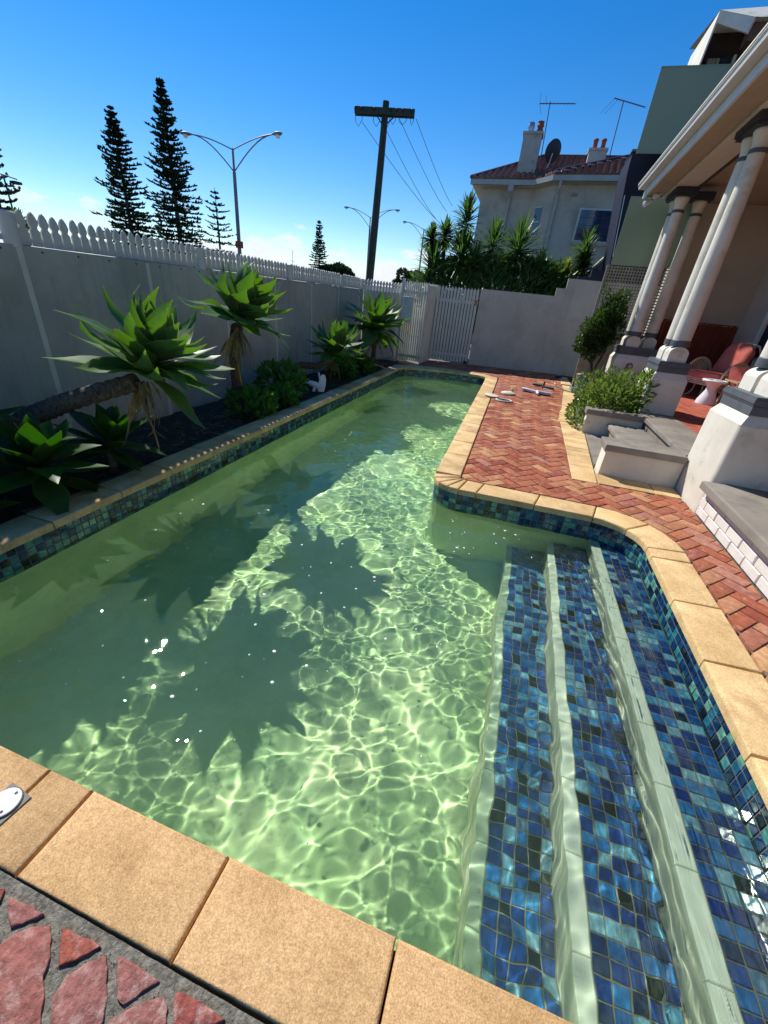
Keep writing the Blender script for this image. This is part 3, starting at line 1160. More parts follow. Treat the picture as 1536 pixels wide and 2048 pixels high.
for i in range(1900):
    x, y = (random.uniform(-3.85, -2.95), random.uniform(.3, 11.6)) if i < 1650 else (random.uniform(1.4, 2.2), random.uniform(7.2, 12))
    a = random.uniform(0, 6.28)
    l_, w_ = random.uniform(.02, .09), random.uniform(.003, .012)
    z = .012 + random.uniform(0, .03)
    d = Vector((math.cos(a), math.sin(a), random.uniform(-.2, .3))) * l_
    s_ = Vector((-math.sin(a), math.cos(a), 0)) * w_
    p = Vector((x, y, z))
    c.add([p - d - s_, p - d + s_, p + d * 1.0 + s_ * .3, p + d - s_ * .3], [(0, 1, 2, 3)])
obj('leaf_litter', c, M_leafmulch, bed, kind='stuff')

# ------------------------------------------------------------------ boundary wall on the left
WX = -3.96
wall = thing('boundary_wall', 'long grey rendered wall with pale joint strips behind the agave bed', 'wall', (WX, 4, 0))
c = MB()
c.box(WX - .12, -3, -.3, WX, 10.62, 1.60)
obj('wall_panel', c, M_wallgrey, wall)
for y in (.2, 1.47, 2.74, 4.01, 5.28, 6.55, 7.84, 9.12, 10.35):
    c = MB()
    c.box(WX, y - .022, -.1, WX + .004, y + .022, 1.585)
    obj('joint_strip', c, M_picket, wall)
c = MB()
for i, y in enumerate(np.arange(1.0, 10.5, .315)):
    c.lathe([(.008, 0), (.008, .003)], 0, 0, 8, M=Matrix.Translation((WX + .0005, y + .03, 1.565)) @ Matrix.Rotation(PI / 2, 4, 'Y'))
obj('fixing_holes', c, M_dark, wall, kind='stuff')

fence = thing('picket_fence', 'white picket fence topping the left boundary wall', 'picket fence', (WX, 4, 1.6))


def picket_profile(H=.24, Wd=.0745):
    h = Wd / 2
    pr = [(-h, 0), (h, 0), (h, H * .46), (h * .62, H * .53), (h * .62, H * .57), (h * .95, H * .64), (h * 1.0, H * .72), (h * .80, H * .84), (h * .42, H * .94), (0, H)]
    return pr + [(-x, z) for x, z in reversed(pr[2:-1])]


pm = MB()
pm.extrude(picket_profile(), (-.009, 0, 0), (0, 1, 0), (0, 0, 1), (.018, 0, 0))
picket_me = pm.mesh('picket', M_picket)
PITCH = .0885
y = -.6
posts = (.6, 2.74, 4.90, 7.10, 9.34, 10.60)
while y < 10.55:
    if all(abs(y - p) > .075 for p in posts):
        inst('picket', picket_me, fence, (WX - .055, y, 1.605), (random.uniform(-.015, .015), random.uniform(-.02, .02), 0), (1, 1, random.uniform(.98, 1.02)))
    y += PITCH
for p in posts:
    c = MB()
    c.lathe([(.058, 1.585), (.060, 1.79), (.064, 1.795), (.064, 1.812), (.055, 1.822)], WX - .045, p, 20)
    obj('fence_post', c, M_picket, fence, smooth=35)
c = MB()
c.box(WX - .095, -.6, 1.625, WX - .068, 10.6, 1.665)
obj('fence_rail', c, M_picket, fence)

# return of the fence into the corner behind the gate
ret = thing('return_wall', 'low rendered wall with short pickets at the far left corner', 'wall', (-3.6, 10.8, 0))
c = MB()
A, B = Vector((-3.95, 10.66)), Vector((-2.95, 11.75))
dv = (B - A)
nv = Vector((-dv.y, dv.x)).normalized() * .1
c.slab([tuple(A), tuple(B), tuple(B + nv), tuple(A + nv)], -.1, 1.60)
obj('wall_panel', c, M_render, ret)
for i in range(17):
    p = A + dv * ((i + .5) / 17) + nv * .5
    inst('picket', picket_me, ret, (p.x, p.y, 1.6), (0, 0, math.atan2(dv.y, dv.x) - PI / 2))

# ------------------------------------------------------------------ far wall, gate and gate screen
def bw(x):
    return 12.62 + .2 * x


bwall = thing('end_wall', 'white rendered wall across the far end, stepping up to the right', 'wall', (0, 12.6, 0))
bp_ = MB()


def wallbox(mb, x0, x1, z0, z1, t=.14, off=0.0):
    mb.slab([(x0, bw(x0) + off), (x1, bw(x1) + off), (x1, bw(x1) + t), (x0, bw(x0) + t)], z0, z1)


wallbox(bp_, -1.30, .58, -.1, 1.90)
wallbox(bp_, .58, .81, -.1, 2.09)
wallbox(bp_, .81, 4.6, -.1, 2.32)
obj('wall_panel', bp_, M_render, bwall)
c = MB()
wallbox(c, -2.76, -2.43, -.1, 1.89)
obj('gate_pier', c, M_white, bwall)
c = MB()
for i in range(42):
    x = .83 + i * .021
    c.box(x, bw(x) + .02, 2.32, x + .004, bw(x) + .03, 2.345)
obj('top_spikes', c, M_darkgrey, bwall, kind='stuff')

gate = thing('slatted_gate', 'white slatted gate with pointed slats beside the pool end', 'gate', (-1.87, 12.25, 0))
ga = math.atan2(.2, 1)
for i in range(13):
    x = -2.37 + i * (1.0 / 12)
    pr = [(-.033, .035), (.033, .035), (.033, 1.84), (0, 1.90), (-.033, 1.84)]
    c = MB()
    c.extrude(pr, (x, bw(x) - .004, 0), (math.cos(ga), math.sin(ga), 0), (0, 0, 1), (0.003, -.018, 0))
    obj('gate_slat', c, M_picket, gate)
for z in (.18, 1.52):
    c = MB()
    c.slab([(-2.41, bw(-2.41)), (-1.33, bw(-1.33)), (-1.33, bw(-1.33) + .035), (-2.41, bw(-2.41) + .035)], z, z + .07)
    obj('gate_rail', c, M_picket, gate)
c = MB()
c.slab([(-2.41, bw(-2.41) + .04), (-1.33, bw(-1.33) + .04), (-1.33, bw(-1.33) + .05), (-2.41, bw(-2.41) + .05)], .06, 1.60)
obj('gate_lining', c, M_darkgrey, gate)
c = MB()
c.box(-1.40, bw(-1.4) - .06, 1.50, -1.34, bw(-1.4) - .02, 1.62)
obj('gate_latch', c, varied('rusty_latch', (.5, .16, .07), (.6, .25, .12), 20), gate)
c = MB()
c.box(-1.44, bw(-1.4) - .05, .01, -1.34, bw(-1.4) + .02, .08)
obj('gate_stop', c, M_dark, gate)

scr = thing('gate_screen', 'white vertical slat screen angled beside the gate pier', 'screen', (-2.85, 11.6, 0))
A, B = Vector((-3.20, 11.22)), Vector((-2.46, 11.10))
A, B = Vector((-3.12, 11.32)), Vector((-2.47, 11.16))
dv = B - A
sa = math.atan2(dv.y, dv.x)
for i in range(12):
    p = A + dv * (i / 11)
    c = MB()
    pr = [(-.012, .03), (.012, .03), (.012, 1.86), (0, 1.89), (-.012, 1.86)]
    c.extrude(pr, (p.x, p.y, 0), (math.cos(sa), math.sin(sa), 0), (0, 0, 1), (.01, .045, 0))
    obj('screen_slat', c, M_picket, scr)
for z in (.1, 1.62):
    c = MB()
    q2 = Vector((.012, .05))
    c.slab([tuple(A + q2), tuple(B + q2), tuple(B + q2 * 1.7), tuple(A + q2 * 1.7)], z, z + .07)
    obj('screen_rail', c, M_picket, scr)
c = MB()
c.box(-3.19, 11.36, -.05, -3.13, 11.42, 1.95)
obj('screen_post', c, M_picket, scr)
c = MB()
c.slab([(-2.49, 11.22), (-2.45, 11.22), (-2.44, 12.13), (-2.48, 12.13)], -.05, 1.84)
obj('side_panel', c, M_white, scr)
mbx = thing('meter_box', 'pale flat box fixed on the slat screen above the agave', 'box', (-2.95, 11.2, 1.1))
c = MB()
c.slab([(-3.10, 11.20), (-2.80, 11.13), (-2.79, 11.20), (-3.09, 11.27)], .95, 1.52, .01, 2)
obj('box_body', c, M_white, mbx)
c = MB()
c.slab([(-3.11, 11.185), (-2.79, 11.11), (-2.775, 11.18), (-3.09, 11.25)], 1.521, 1.545, .004, 1)
obj('box_lid', c, M_picket, mbx)

plq = MB()
plq.box(-2.70, bw(-2.6) - .03, 1.63, -2.53, bw(-2.6) - .012, 1.69)
tag(obj('name_plate', plq, M_timber, origin=(-2.6, 12.1, 1.66)), 'small grey plate on the white gate pier', 'plate')

# ------------------------------------------------------------------ stair block, planter and low brick wall
stair = thing('stair_block', 'grey stone steps with a low white side wall up to the porch', 'steps', (1.5, 5.2, 0))
c = MB()
c.slab([(1.12, 4.66), (1.868, 4.66), (1.868, 4.90), (1.12, 4.90)], -.05, .272, .012, 2)
obj('side_wall', c, M_white, stair, smooth=40)
c = MB()
c.slab([(1.095, 4.635), (1.868, 4.635), (1.868, 4.965), (1.095, 4.965)], .27, .340, .016, 3)
obj('side_cap', c, M_slab, stair, smooth=35)
c = MB()
c.slab([(1.47, 4.97), (1.90, 4.97), (1.90, 6.42), (1.47, 6.42)], -.05, .135)
obj('lower_riser', c, M_slab, stair)
c = MB()
c.slab([(1.435, 4.968), (1.90, 4.968), (1.90, 6.43), (1.435, 6.43)], .137, .19, .014, 3)
obj('lower_tread', c, M_slab, stair, smooth=35)
c = MB()
c.slab([(1.90, 4.72), (2.3, 4.72), (2.3, 6.84), (1.90, 6.84)], -.05, .29)
obj('upper_riser', c, M_slab, stair)
c = MB()
c.slab([(1.862, 4.72), (2.33, 4.72), (2.33, 6.84), (1.862, 6.84)], .292, .347, .014, 3)
obj('landing_slab', c, M_slab, stair, smooth=35)

pl = thing('planter_box', 'low white planter wall with grey cap holding the bright green shrub', 'planter', (1.5, 7, 0))
c = MB()
c.slab([(1.14, 6.46), (1.88, 6.46), (1.88, 6.60), (1.14, 6.60)], -.05, .268, .008, 2)
obj('planter_wall', c, M_white, pl, smooth=40)
c = MB()
c.slab([(1.115, 6.43), (1.88, 6.43), (1.88, 6.63), (1.115, 6.63)], .27, .345, .014, 3)
obj('planter_cap', c, M_slab, pl, smooth=35)
c = MB()
c.slab([(1.281, 6.602), (1.875, 6.602), (1.875, 8.6), (1.281, 8.6)], -.04, .13)
obj('planter_soil', c, M_soil, pl)

lw = thing('low_brick_wall', 'white painted brick wall under a grey slab along the porch', 'wall', (1.9, 2, 0))
c = MB()
c.box(1.885, -2.5, -.05, 2.2, 4.048, .245)
obj('wall_core', c, M_mortar, lw)
bme = MB().slab([(-.112, -.05), (.112, -.05), (.112, .05), (-.112, .05)], -.0385, .0385, 0).mesh('brick', M_brickwhite)
for row in range(3):
    yy = 4.04 - (.115 if row % 2 else 0)
    if row % 2:
        m_ = MB()
        brh = .11
        m_.box(1.868 + random.uniform(0, .004), 4.04 - brh + .004, row * .082 + .002, 1.90, 4.046, row * .082 + .078)
        obj('brick', m_, M_brickwhite, lw)
    while yy > -1.2:
        m_ = MB()
        x_ = 1.867 + random.uniform(-.002, .004)
        L_ = .225
        y1_, y0_ = yy - .003, yy - L_ + .003
        z0_, z1_ = row * .082 + .002, row * .082 + .079
        bb = .006
        vs = [(1.90, y0_, z0_), (1.90, y1_, z0_), (1.90, y1_, z1_), (1.90, y0_, z1_)]
        mid = [(x_ + bb, y0_, z0_), (x_ + bb, y1_, z0_), (x_ + bb, y1_, z1_), (x_ + bb, y0_, z1_)]
        fr = [(x_ + random.uniform(-.0015, .0015), y0_ + bb, z0_ + bb), (x_ + random.uniform(-.0015, .0015), y1_ - bb, z0_ + bb), (x_, y1_ - bb, z1_ - bb), (x_, y0_ + bb, z1_ - bb)]
        m_.add(vs + mid + fr, [(8, 11, 10, 9)] + [(4 + i, 8 + i, 8 + (i + 1) % 4, 4 + (i + 1) % 4) for i in range(4)] + [(i, 4 + i, 4 + (i + 1) % 4, (i + 1) % 4) for i in range(4)])
        obj('brick', m_, M_brickwhite, lw)
        yy -= .229
c = MB()
c.slab([(1.80, -2.5), (2.34, -2.5), (2.34, 4.03), (1.80, 4.03)], .248, .318, .018, 3)
obj('wall_cap', c, M_slab, lw, smooth=35)

# ------------------------------------------------------------------ porch floor
porch = struct('porch_floor')
c = MB()
c.box(2.0, -2.5, -.1, 4.3, 11.2, .312)
obj('floor_slab', c, M_mortar, porch)
tt = []
px_, py_ = .152, .152
for i in range(13):
    for j in range(58):
        x, y = 2.345 + i * px_, 2.2 + j * py_
        if x + px_ < 4.3:
            tt.append((x + px_ / 2, y + py_ / 2))
for x_ in (2.345 - px_ / 2,):
    for j in range(20):
        tt.append((x_, 7.62 + j * py_))
tme = MB().slab([(-.073, -.073), (.073, -.073), (.073, .073), (-.073, .073)], -.02, 0, .003, 1).mesh('floor_tile', M_terr)
tv = sorted([p for p in tt if in_view((p[0], p[1], .34))], key=lambda p: p[1])
for p in tv[:300]:
    inst('floor_tile', tme, porch, (p[0], p[1], .34 + random.uniform(-.0008, .0008)))
s3 = set(tv[:300])
c = MB()
for p in tt:
    if p not in s3:
        c.slab([(p[0] - .073, p[1] - .073), (p[0] + .073, p[1] - .073), (p[0] + .073, p[1] + .073), (p[0] - .073, p[1] + .073)], .32, .34, 0)
if c.v:
    obj('floor_tiling', c, M_terr, porch, kind='stuff')


# ------------------------------------------------------------------ pillars
def zs(y):
    return .030 * (10.4 - y)     # the eave line climbs gently towards the house front


def pillar(y0, label, third=False, zbot=.34):
    t = thing('porch_pillar', label, 'pillar', (2.1, y0 + .33, 0), 'twin column pillars along the porch')
    x0, x1, y1 = 1.88, 2.33, y0 + .66
    X1 = x1 + (.36 if third else 0)
    c = MB()
    # body with the rounded pool side corner
    pts = [(x0 + .03, y0), (X1, y0), (X1, y1), (x0, y1), (x0, y0 + .03)]
    pts = arc(x0 + .05, y0 + .05, .05, 180, 270, 4) + [(X1, y0), (X1, y1), (x0, y1)]
    c.slab(pts, zbot - (.36 if zbot < .1 else .02), .82)
    obj('plinth', c, M_white, t, smooth=35)
    # sloping white shoulder
    c = MB()
    lo = [(x0, y0), (X1, y0), (X1, y1), (x0, y1)]
    hi = inset(lo, .045)
    c.add([(a, b, .821) for a, b in lo] + [(a, b, .905) for a, b in hi], [(0, 1, 5, 4), (1, 2, 6, 5), (2, 3, 7, 6), (3, 0, 4, 7), (4, 5, 6, 7), (3, 2, 1, 0)])
    obj('shoulder', c, M_white, t)
    c = MB()
    for (i_, za, zb) in ((.034, .906, .975), (.040, .975, .982), (.030, .982, 1.0), (.022, 1.0, 1.03), (.030, 1.03, 1.052)):
        c.slab(inset(lo, i_), za, zb)
    obj('grey_moulding', c, M_grey, t)
    spots = [(2.11, y0 + .185), (2.11, y0 + .485)]
    if third:
        spots.append((2.46, y0 + .42))
    for (cx_, cy_) in spots:
        # arched pedestal block
        c = MB()
        hw = .118
        pr = [(-hw, 1.053), (hw, 1.053), (hw, 1.165)] + [(hw * math.cos(R(a)), 1.165 + .082 * math.sin(R(a))) for a in range(10, 180, 14)] + [(-hw, 1.165)]
        c.extrude(pr, (cx_, cy_ - .118, 0), (1, 0, 0), (0, 0, 1), (0, .236, 0))
        obj('pedestal_block', c, M_white, t, smooth=35)
        c = MB()
        c.lathe([(.116, 1.248), (.118, 1.262), (.118, 1.322), (.112, 1.330)], cx_, cy_, 32)
        obj('base_ring', c, M_grey, t, smooth=30)
        s = zs(y0)
        c = MB()
        pr = []
        for k in range(15):
            u = k / 14
            pr.append((.112 - .028 * u ** 1.6, 1.33 + (3.215 + s - 1.33) * u))
        c.lathe(pr, cx_, cy_, 32)
        sh = obj('shaft', c, M_white, t, smooth=30)
        c = MB()
        c.lathe([(.090, 3.216 + s), (.094, 3.226 + s), (.094, 3.250 + s), (.090, 3.258 + s)], cx_, cy_, 32)
        obj('neck_ring', c, M_grey, sh, smooth=40)
        c = MB()
        c.lathe([(.084, 3.259 + s), (.086, 3.31 + s), (.098, 3.36 + s), (.112, 3.39 + s), (.116, 3.42 + s), (.108, 3.435 + s)], cx_, cy_, 32)
        obj('capital', c, M_white, t, smooth=40)
    s = zs(y0)
    c = MB()
    fp = [(1.96, y0 + .04), (2.26, y0 + .04), (2.26, y0 + .63), (1.96, y0 + .63)]
    c.slab(fp, 3.437 + s, 3.56 + s)
    c.slab([(a + (-.02 if a < 2.1 else .02), b + (-.02 if b < y0 + .3 else .02)) for a, b in fp], 3.47 + s, 3.556 + s)
    if third:
        c.slab([(2.262, y0 + .28), (2.62, y0 + .28), (2.62, y0 + .56), (2.262, y0 + .56)], 3.437 + s, 3.555 + s)
    obj('abacus', c, M_darkgrey, t)
    return t


pillar(4.05, 'nearest white pillar of the porch, rising from the paving beside the brick wall', zbot=0)
pillar(6.85, 'middle twin column pillar between the steps and the planter shrub')
pillar(9.65, 'farthest pillar with three columns, behind the small tree', third=True)
pillar(1.25, 'pillar nearest the camera at the right of the porch')
hk = MB()
hk.tube([(2.22 + .02 * math.cos(a), 4.035, .70 + .03 * math.sin(a)) for a in np.linspace(0, 2 * PI, 12)], .004, 6)
hk.lathe([(.008, 0), (.008, .03)], 0, 0, 8, M=Matrix.Translation((2.22, 4.02, .735)) @ Matrix.Rotation(-PI / 2, 4, 'X'))
tag(obj('wall_hook', hk, M_metal, origin=(2.22, 4.04, .7)), 'small metal ring hook on the shaded side of the nearest pillar', 'hook')
hk = MB()
hk.tube([(2.18 + .045 * math.cos(a), 9.63, .70 + .05 * math.sin(a)) for a in np.linspace(0, 2 * PI, 14)], .007, 6)
hk.tube([(2.10, 9.625, .62), (2.12, 9.62, .74), (2.2, 9.62, .76)], .006, 6)
tag(obj('tap_loop', hk, M_dark, origin=(2.18, 9.63, .7)), 'dark wire loop hanging on the farthest pillar base', 'wire loop')

# ------------------------------------------------------------------ house with the porch roof
house = thing('porch_house', 'cream verandah house with white gutter and deep eave on the right', 'house', (3, 6, 0))


def along(prof, y0=10.42, y1=-2.5):
    """profile (x,z at y0) swept along the eave, following its slope"""
    c = MB()
    a = [(x, y0, z) for x, z in prof]
    b = [(x, y1, z + zs(y1)) for x, z in prof]
    n_ = len(prof)
    c.add(a + b, [(i, (i + 1) % n_, n_ + (i + 1) % n_, n_ + i) for i in range(n_)] + [tuple(reversed(range(n_))), tuple(range(n_, 2 * n_))])
    return c


obj('gutter', along([(1.46, 3.665), (1.565, 3.665), (1.565, 3.72), (1.485, 3.735), (1.44, 3.74), (1.435, 3.715), (1.45, 3.70)]), M_fascia, house)
obj('gutter_lip', along([(1.428, 3.735), (1.455, 3.735), (1.455, 3.752), (1.428, 3.752)]), M_white, house)
obj('fascia', along([(1.568, 3.53), (1.598, 3.53), (1.598, 3.75), (1.568, 3.75)]), M_fascia, house)
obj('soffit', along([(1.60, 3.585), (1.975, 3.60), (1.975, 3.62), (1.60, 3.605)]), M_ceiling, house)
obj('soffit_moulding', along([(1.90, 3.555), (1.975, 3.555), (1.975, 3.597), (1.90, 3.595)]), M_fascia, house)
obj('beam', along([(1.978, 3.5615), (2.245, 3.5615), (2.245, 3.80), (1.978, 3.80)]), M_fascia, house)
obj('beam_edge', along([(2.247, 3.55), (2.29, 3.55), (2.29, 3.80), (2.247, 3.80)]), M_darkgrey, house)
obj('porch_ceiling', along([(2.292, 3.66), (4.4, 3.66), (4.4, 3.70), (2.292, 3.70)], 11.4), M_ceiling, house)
obj('porch_roof', along([(1.45, 3.755), (1.60, 3.80), (4.5, 4.9), (4.5, 4.95), (1.45, 3.775)]), M_roof, house)
c = MB()
c.box(1.6, 10.40, 3.60, 2.62, 10.43, 3.79)
obj('end_fascia', c, M_fascia, house)
c = MB()
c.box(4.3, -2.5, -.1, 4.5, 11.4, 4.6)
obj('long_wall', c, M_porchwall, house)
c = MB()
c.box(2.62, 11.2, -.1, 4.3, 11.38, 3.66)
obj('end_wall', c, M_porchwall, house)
c = MB()
c.box(2.60, 11.12, .34, 2.70, 11.2, 3.66)
obj('corner_pilaster', c, M_porchwall, house)
for yy in (9.3, 10.0):
    c = MB()
    c.box(4.22, yy, .34, 4.3, yy + .12, 2.9)
    obj('door_jamb', c, M_white, house)
c = MB()
c.box(4.26, 9.42, .34, 4.298, 10.0, 2.7)
obj('door_leaf', c, M_navy, house)

# eave flood light
sl = thing('eave_spotlight', 'twin white spotlight under the far end of the porch gutter', 'spotlight', (1.72, 10.3, 3.58))
for (x, y, z, dx, dz) in ((1.80, 10.26, 3.57, -.10, -.03), (1.68, 10.28, 3.46, -.08, -.04)):
    d = Vector((dx, -.03, dz)).normalized()
    M4 = Matrix.Translation((x, y, z)) @ d.to_track_quat('Z', 'Y').to_matrix().to_4x4()
    c = MB()
    c.lathe([(.018, -.05), (.03, -.02), (.045, .05), (.05, .085), (.044, .088)], 0, 0, 16, M=M4)
    obj('lamp_head', c, M_whiteplastic, sl, smooth=40)
c = MB()
c.tube([(1.78, 10.29, 3.58), (1.74, 10.29, 3.54), (1.72, 10.29, 3.49), (1.70, 10.29, 3.46)], .012, 8)
obj('lamp_arm', c, M_dark, sl)

# upper storey of the house: projecting roof with boxed eave, window and curtain behind
up = thing('upper_storey', 'upper floor dormer with white boxed eave and curtained window', 'dormer', (3, 11.8, 4))
c = MB()   # fascia board facing the pool, running away from the corner
c.add([(2.03, 11.5, 6.40), (2.53, 11.2, 6.17), (2.49, 11.2, 5.99), (2.04, 11.5, 6.25), (2.08, 11.56, 6.40), (2.57, 11.26, 6.17), (2.53, 11.26, 5.99), (2.09, 11.56, 6.25)],
      [(0, 3, 2, 1), (4, 5, 6, 7), (0, 1, 5, 4), (3, 7, 6, 2), (1, 2, 6, 5), (0, 4, 7, 3)])
obj('eave_fascia', c, M_white, up)
c = MB()
c.add([(2.03, 11.5, 6.405), (3.3, 11.5, 6.42), (3.3, 11.2, 6.19), (2.53, 11.2, 6.175), (2.03, 13.5, 6.7), (3.3, 13.5, 6.7)], [(0, 3, 2, 1), (0, 1, 5, 4)])
c.add([(2.20, 11.48, 6.38), (3.3, 11.48, 6.40), (3.3, 11.18, 6.16), (2.60, 11.18, 6.16)], [(0, 3, 2, 1)])
obj('roof_sheet', c, M_white, up)
c = MB()
c.box(2.56, 11.3, 5.93, 3.3, 11.6, 6.155)
obj('eave_soffit', c, varied('brown_soffit', (.10, .06, .045), (.14, .085, .06), 5), up)
M_darkbrown = varied('dark_brown_lining', (.035, .022, .018), (.055, .035, .028), 5)
c = MB()   # verge: thin white edge down the left
c.add([(2.03, 11.5, 6.40), (2.055, 11.5, 6.40), (1.955, 11.5, 5.2), (1.93, 11.5, 5.2), (2.03, 13.0, 6.40), (2.055, 13.0, 6.40), (1.955, 13, 5.2), (1.93, 13, 5.2)],
      [(0, 3, 2, 1), (4, 5, 6, 7), (0, 4, 7, 3), (1, 2, 6, 5)])
obj('verge_board', c, M_white, up)
c = MB()
c.extrude([(2.04, 4.7), (4.4, 4.7), (4.4, 6.56), (2.17, 6.56)], (0, 12.6, 0), (1, 0, 0), (0, 0, 1), (0, .12, 0))
obj('wall', c, M_darkbrown, up)
c = MB()
c.box(2.25, 12.56, 5.0, 3.2, 12.598, 6.2)
wn = obj('window', c, M_winglass, up)
c = MB()
for k in range(7):
    x = 2.28 + k * .03
    c.box(x, 12.52 - (k % 2) * .015, 5.0, x + .026, 12.545 - (k % 2) * .015, 6.18)
obj('curtain', c, M_curtain, wn)
c = MB()
c.box(2.70, 12.45, 5.2, 2.74, 12.55, 6.2)
obj('mullion', c, M_white, wn)
c = MB()
c.box(2.56, 11.62, 4.5, 4.4, 12.5, 4.7)
obj('balcony_slab', c, M_darkgrey, up)

# green glass screens
gs1 = thing('glass_screen', 'upper frosted green glass balcony panel above the gutter', 'glass screen', (2.0, 11.2, 4.39), 'frosted green glass screens')
c = MB()
c.box(1.325, 11.19, 4.39, 2.75, 11.21, 5.592)
obj('glass_panel', c, M_gglass, gs1)
c = MB()
c.box(1.325, 11.185, 5.593, 2.75, 11.215, 5.607)
obj('glass_edge', c, M_gglass, gs1)
gs2 = thing('glass_screen', 'lower frosted green glass panel behind the far porch columns', 'glass screen', (2.0, 10.9, 2.5), 'frosted green glass screens')
c = MB()
c.box(1.425, 10.80, 2.50, 2.62, 10.82, 3.63)
obj('glass_panel', c, M_gglass, gs2)
c = MB()
c.box(1.425, 10.795, 3.631, 2.62, 10.825, 3.645)
obj('glass_edge', c, M_gglass, gs2)

lt = thing('lattice_panel', 'brown timber lattice below the lower green glass panel', 'lattice', (1.9, 10.8, 1.8))
for i in range(22):
    x = 1.40 + i * .056
    c = MB()
    c.box(x, 10.80, 1.25, x + .021, 10.812, 2.49)
    obj('lattice_slat', c, M_timber, lt)
for i in range(22):
    z = 1.28 + i * .056
    c = MB()
    c.box(1.39, 10.787, z, 2.62, 10.799, z + .021)
    obj('lattice_slat', c, M_timber, lt)
c = MB()
c.box(1.36, 10.78, .0, 1.39, 10.82, 2.49)
obj('lattice_post', c, M_timber, lt)
c = MB()
c.box(1.39, 10.79, .0, 2.62, 10.83, 1.25)
obj('base_board', c, M_timber, lt)

rs = thing('reed_screen', 'dark reddish reed screen closing the far end of the porch', 'screen', (3, 10.4, .34))
for i in range(68):
    x = 2.60 + i * .021
    if x > 4.0:
        break
    c = MB()
    c.box(x, 10.42 + random.uniform(0, .006), .345, x + .0185, 10.435, 1.575 + random.uniform(-.008, .008))
    obj('reed', c, M_bamboo, rs)
for i in range(24):
    y = 10.42 - i * .021
    c = MB()
    c.box(2.575, y, .345, 2.59, y + .0185, 1.575 + random.uniform(-.008, .008))
    obj('reed', c, M_bamboo, rs)
for z in (.9, 1.58):
    c = MB()
    c.box(2.59, 10.437, z, 4.0, 10.45, z + .02)
    obj('cross_cane', c, M_bamboo, rs)

# ------------------------------------------------------------------ cane chair, cushions, table
def armchair():
    t = thing('cane_armchair', 'round armed cane chair on the porch with coral cushions', 'armchair', (3.45, 9.1, .34))
    # local frame: chair faces -x -y (towards the pool); f = forward, s = side
    f = Vector((-.80, -.60, 0))
    s = Vector((.60, -.80, 0))
    C0 = Vector((3.52, 9.22, .34))

    def P(a, b, z):
        return C0 + f * a + s * b + Vector((0, 0, z))
    for sg in (-1, 1):
        b = .33 * sg
        pts = [P(.34 * math.cos(u), b + .02 * sg * math.sin(u), .38 + .30 * math.sin(u)) for u in np.linspace(-.15, PI + .1, 16)]
        pts = [P(.20, b, .02), P(.30, b, .12), P(.35, b, .25)] + pts
        c = MB()
        c.tube(pts, .021, 8)
        arm = obj('arm_hoop', c, M_cane, t, smooth=60)
        c = MB()
        c.tube([P(.33, b, .33), P(-.33, b, .33)], .014, 6)
        for k in range(13):
            a = -.26 + k * .52 / 12
            top = .38 + .30 * math.sqrt(max(0, 1 - (a / .34) ** 2))
            c.tube([P(a * .55, b, .34), P(a, b, top)], .006, 5)
        obj('arm_spindles', c, M_cane, arm, smooth=60)
        c = MB()
        pts = [P(.18 * math.cos(u) + .12, b, .17 + .16 * math.sin(u)) for u in np.linspace(0, 2 * PI, 18)]
        c.tube(pts, .016, 7, caps=False)
        obj('leg_loop', c, M_cane, t, smooth=60)
        c = MB()
        c.tube([P(-.30, b, .38), P(-.34, b, .01)], .018, 7)
        obj('rear_leg', c, M_cane, t, smooth=60)
    c = MB()
    for k in range(4):
        c.tube([P(.36, -.33, .36 - k * .028), P(.39, 0, .36 - k * .028), P(.36, .33, .36 - k * .028)], .011, 6)
    for k in range(7):
        c.tube([P(.34, -.28 + k * .093, .345), P(-.32, -.28 + k * .093, .345)], .009, 5)
    obj('seat_frame', c, M_cane, t, smooth=60)
    c = MB()
    pts = [P(-.28, -.30, .36), P(-.48, -.30, .80), P(-.54, -.18, .96), P(-.56, 0, 1.0), P(-.54, .18, .96), P(-.48, .30, .80), P(-.28, .30, .36)]
    c.tube(pts, .018, 8)
    obj('back_frame', c, M_cane, t, smooth=60)
    return t, P


chair, P = armchair()


def cushion(P, outline, th, base_fn, name, label):
    """a stuffed cushion: outline polygon with a domed thickness"""
    c = MB()
    n_ = len(outline)
    cxx = sum(p[0] for p in outline) / n_
    cyy = sum(p[1] for p in outline) / n_
    rings = []
    for (k, h) in ((1.0, 0), (1.03, .3), (1.03, .62), (.94, .9), (.6, 1.0)):
        rings.append([base_fn(cxx + (x - cxx) * k, cyy + (y - cyy) * k, th * h) for x, y in outline])
    vs = [p for r in rings for p in r]
    fs = []
    for r in range(len(rings) - 1):
        for i in range(n_):
            j = (i + 1) % n_
            fs.append((r * n_ + i, r * n_ + j, (r + 1) * n_ + j, (r + 1) * n_ + i))
    fs.append(tuple((len(rings) - 1) * n_ + i for i in range(n_)))
    fs.append(tuple(reversed(range(n_))))
    c.add(vs, fs)
    o = obj(name, c, M_coral, origin=tuple(base_fn(cxx, cyy, 0)), smooth=50)
    tag(o, label, 'cushion')
    return o


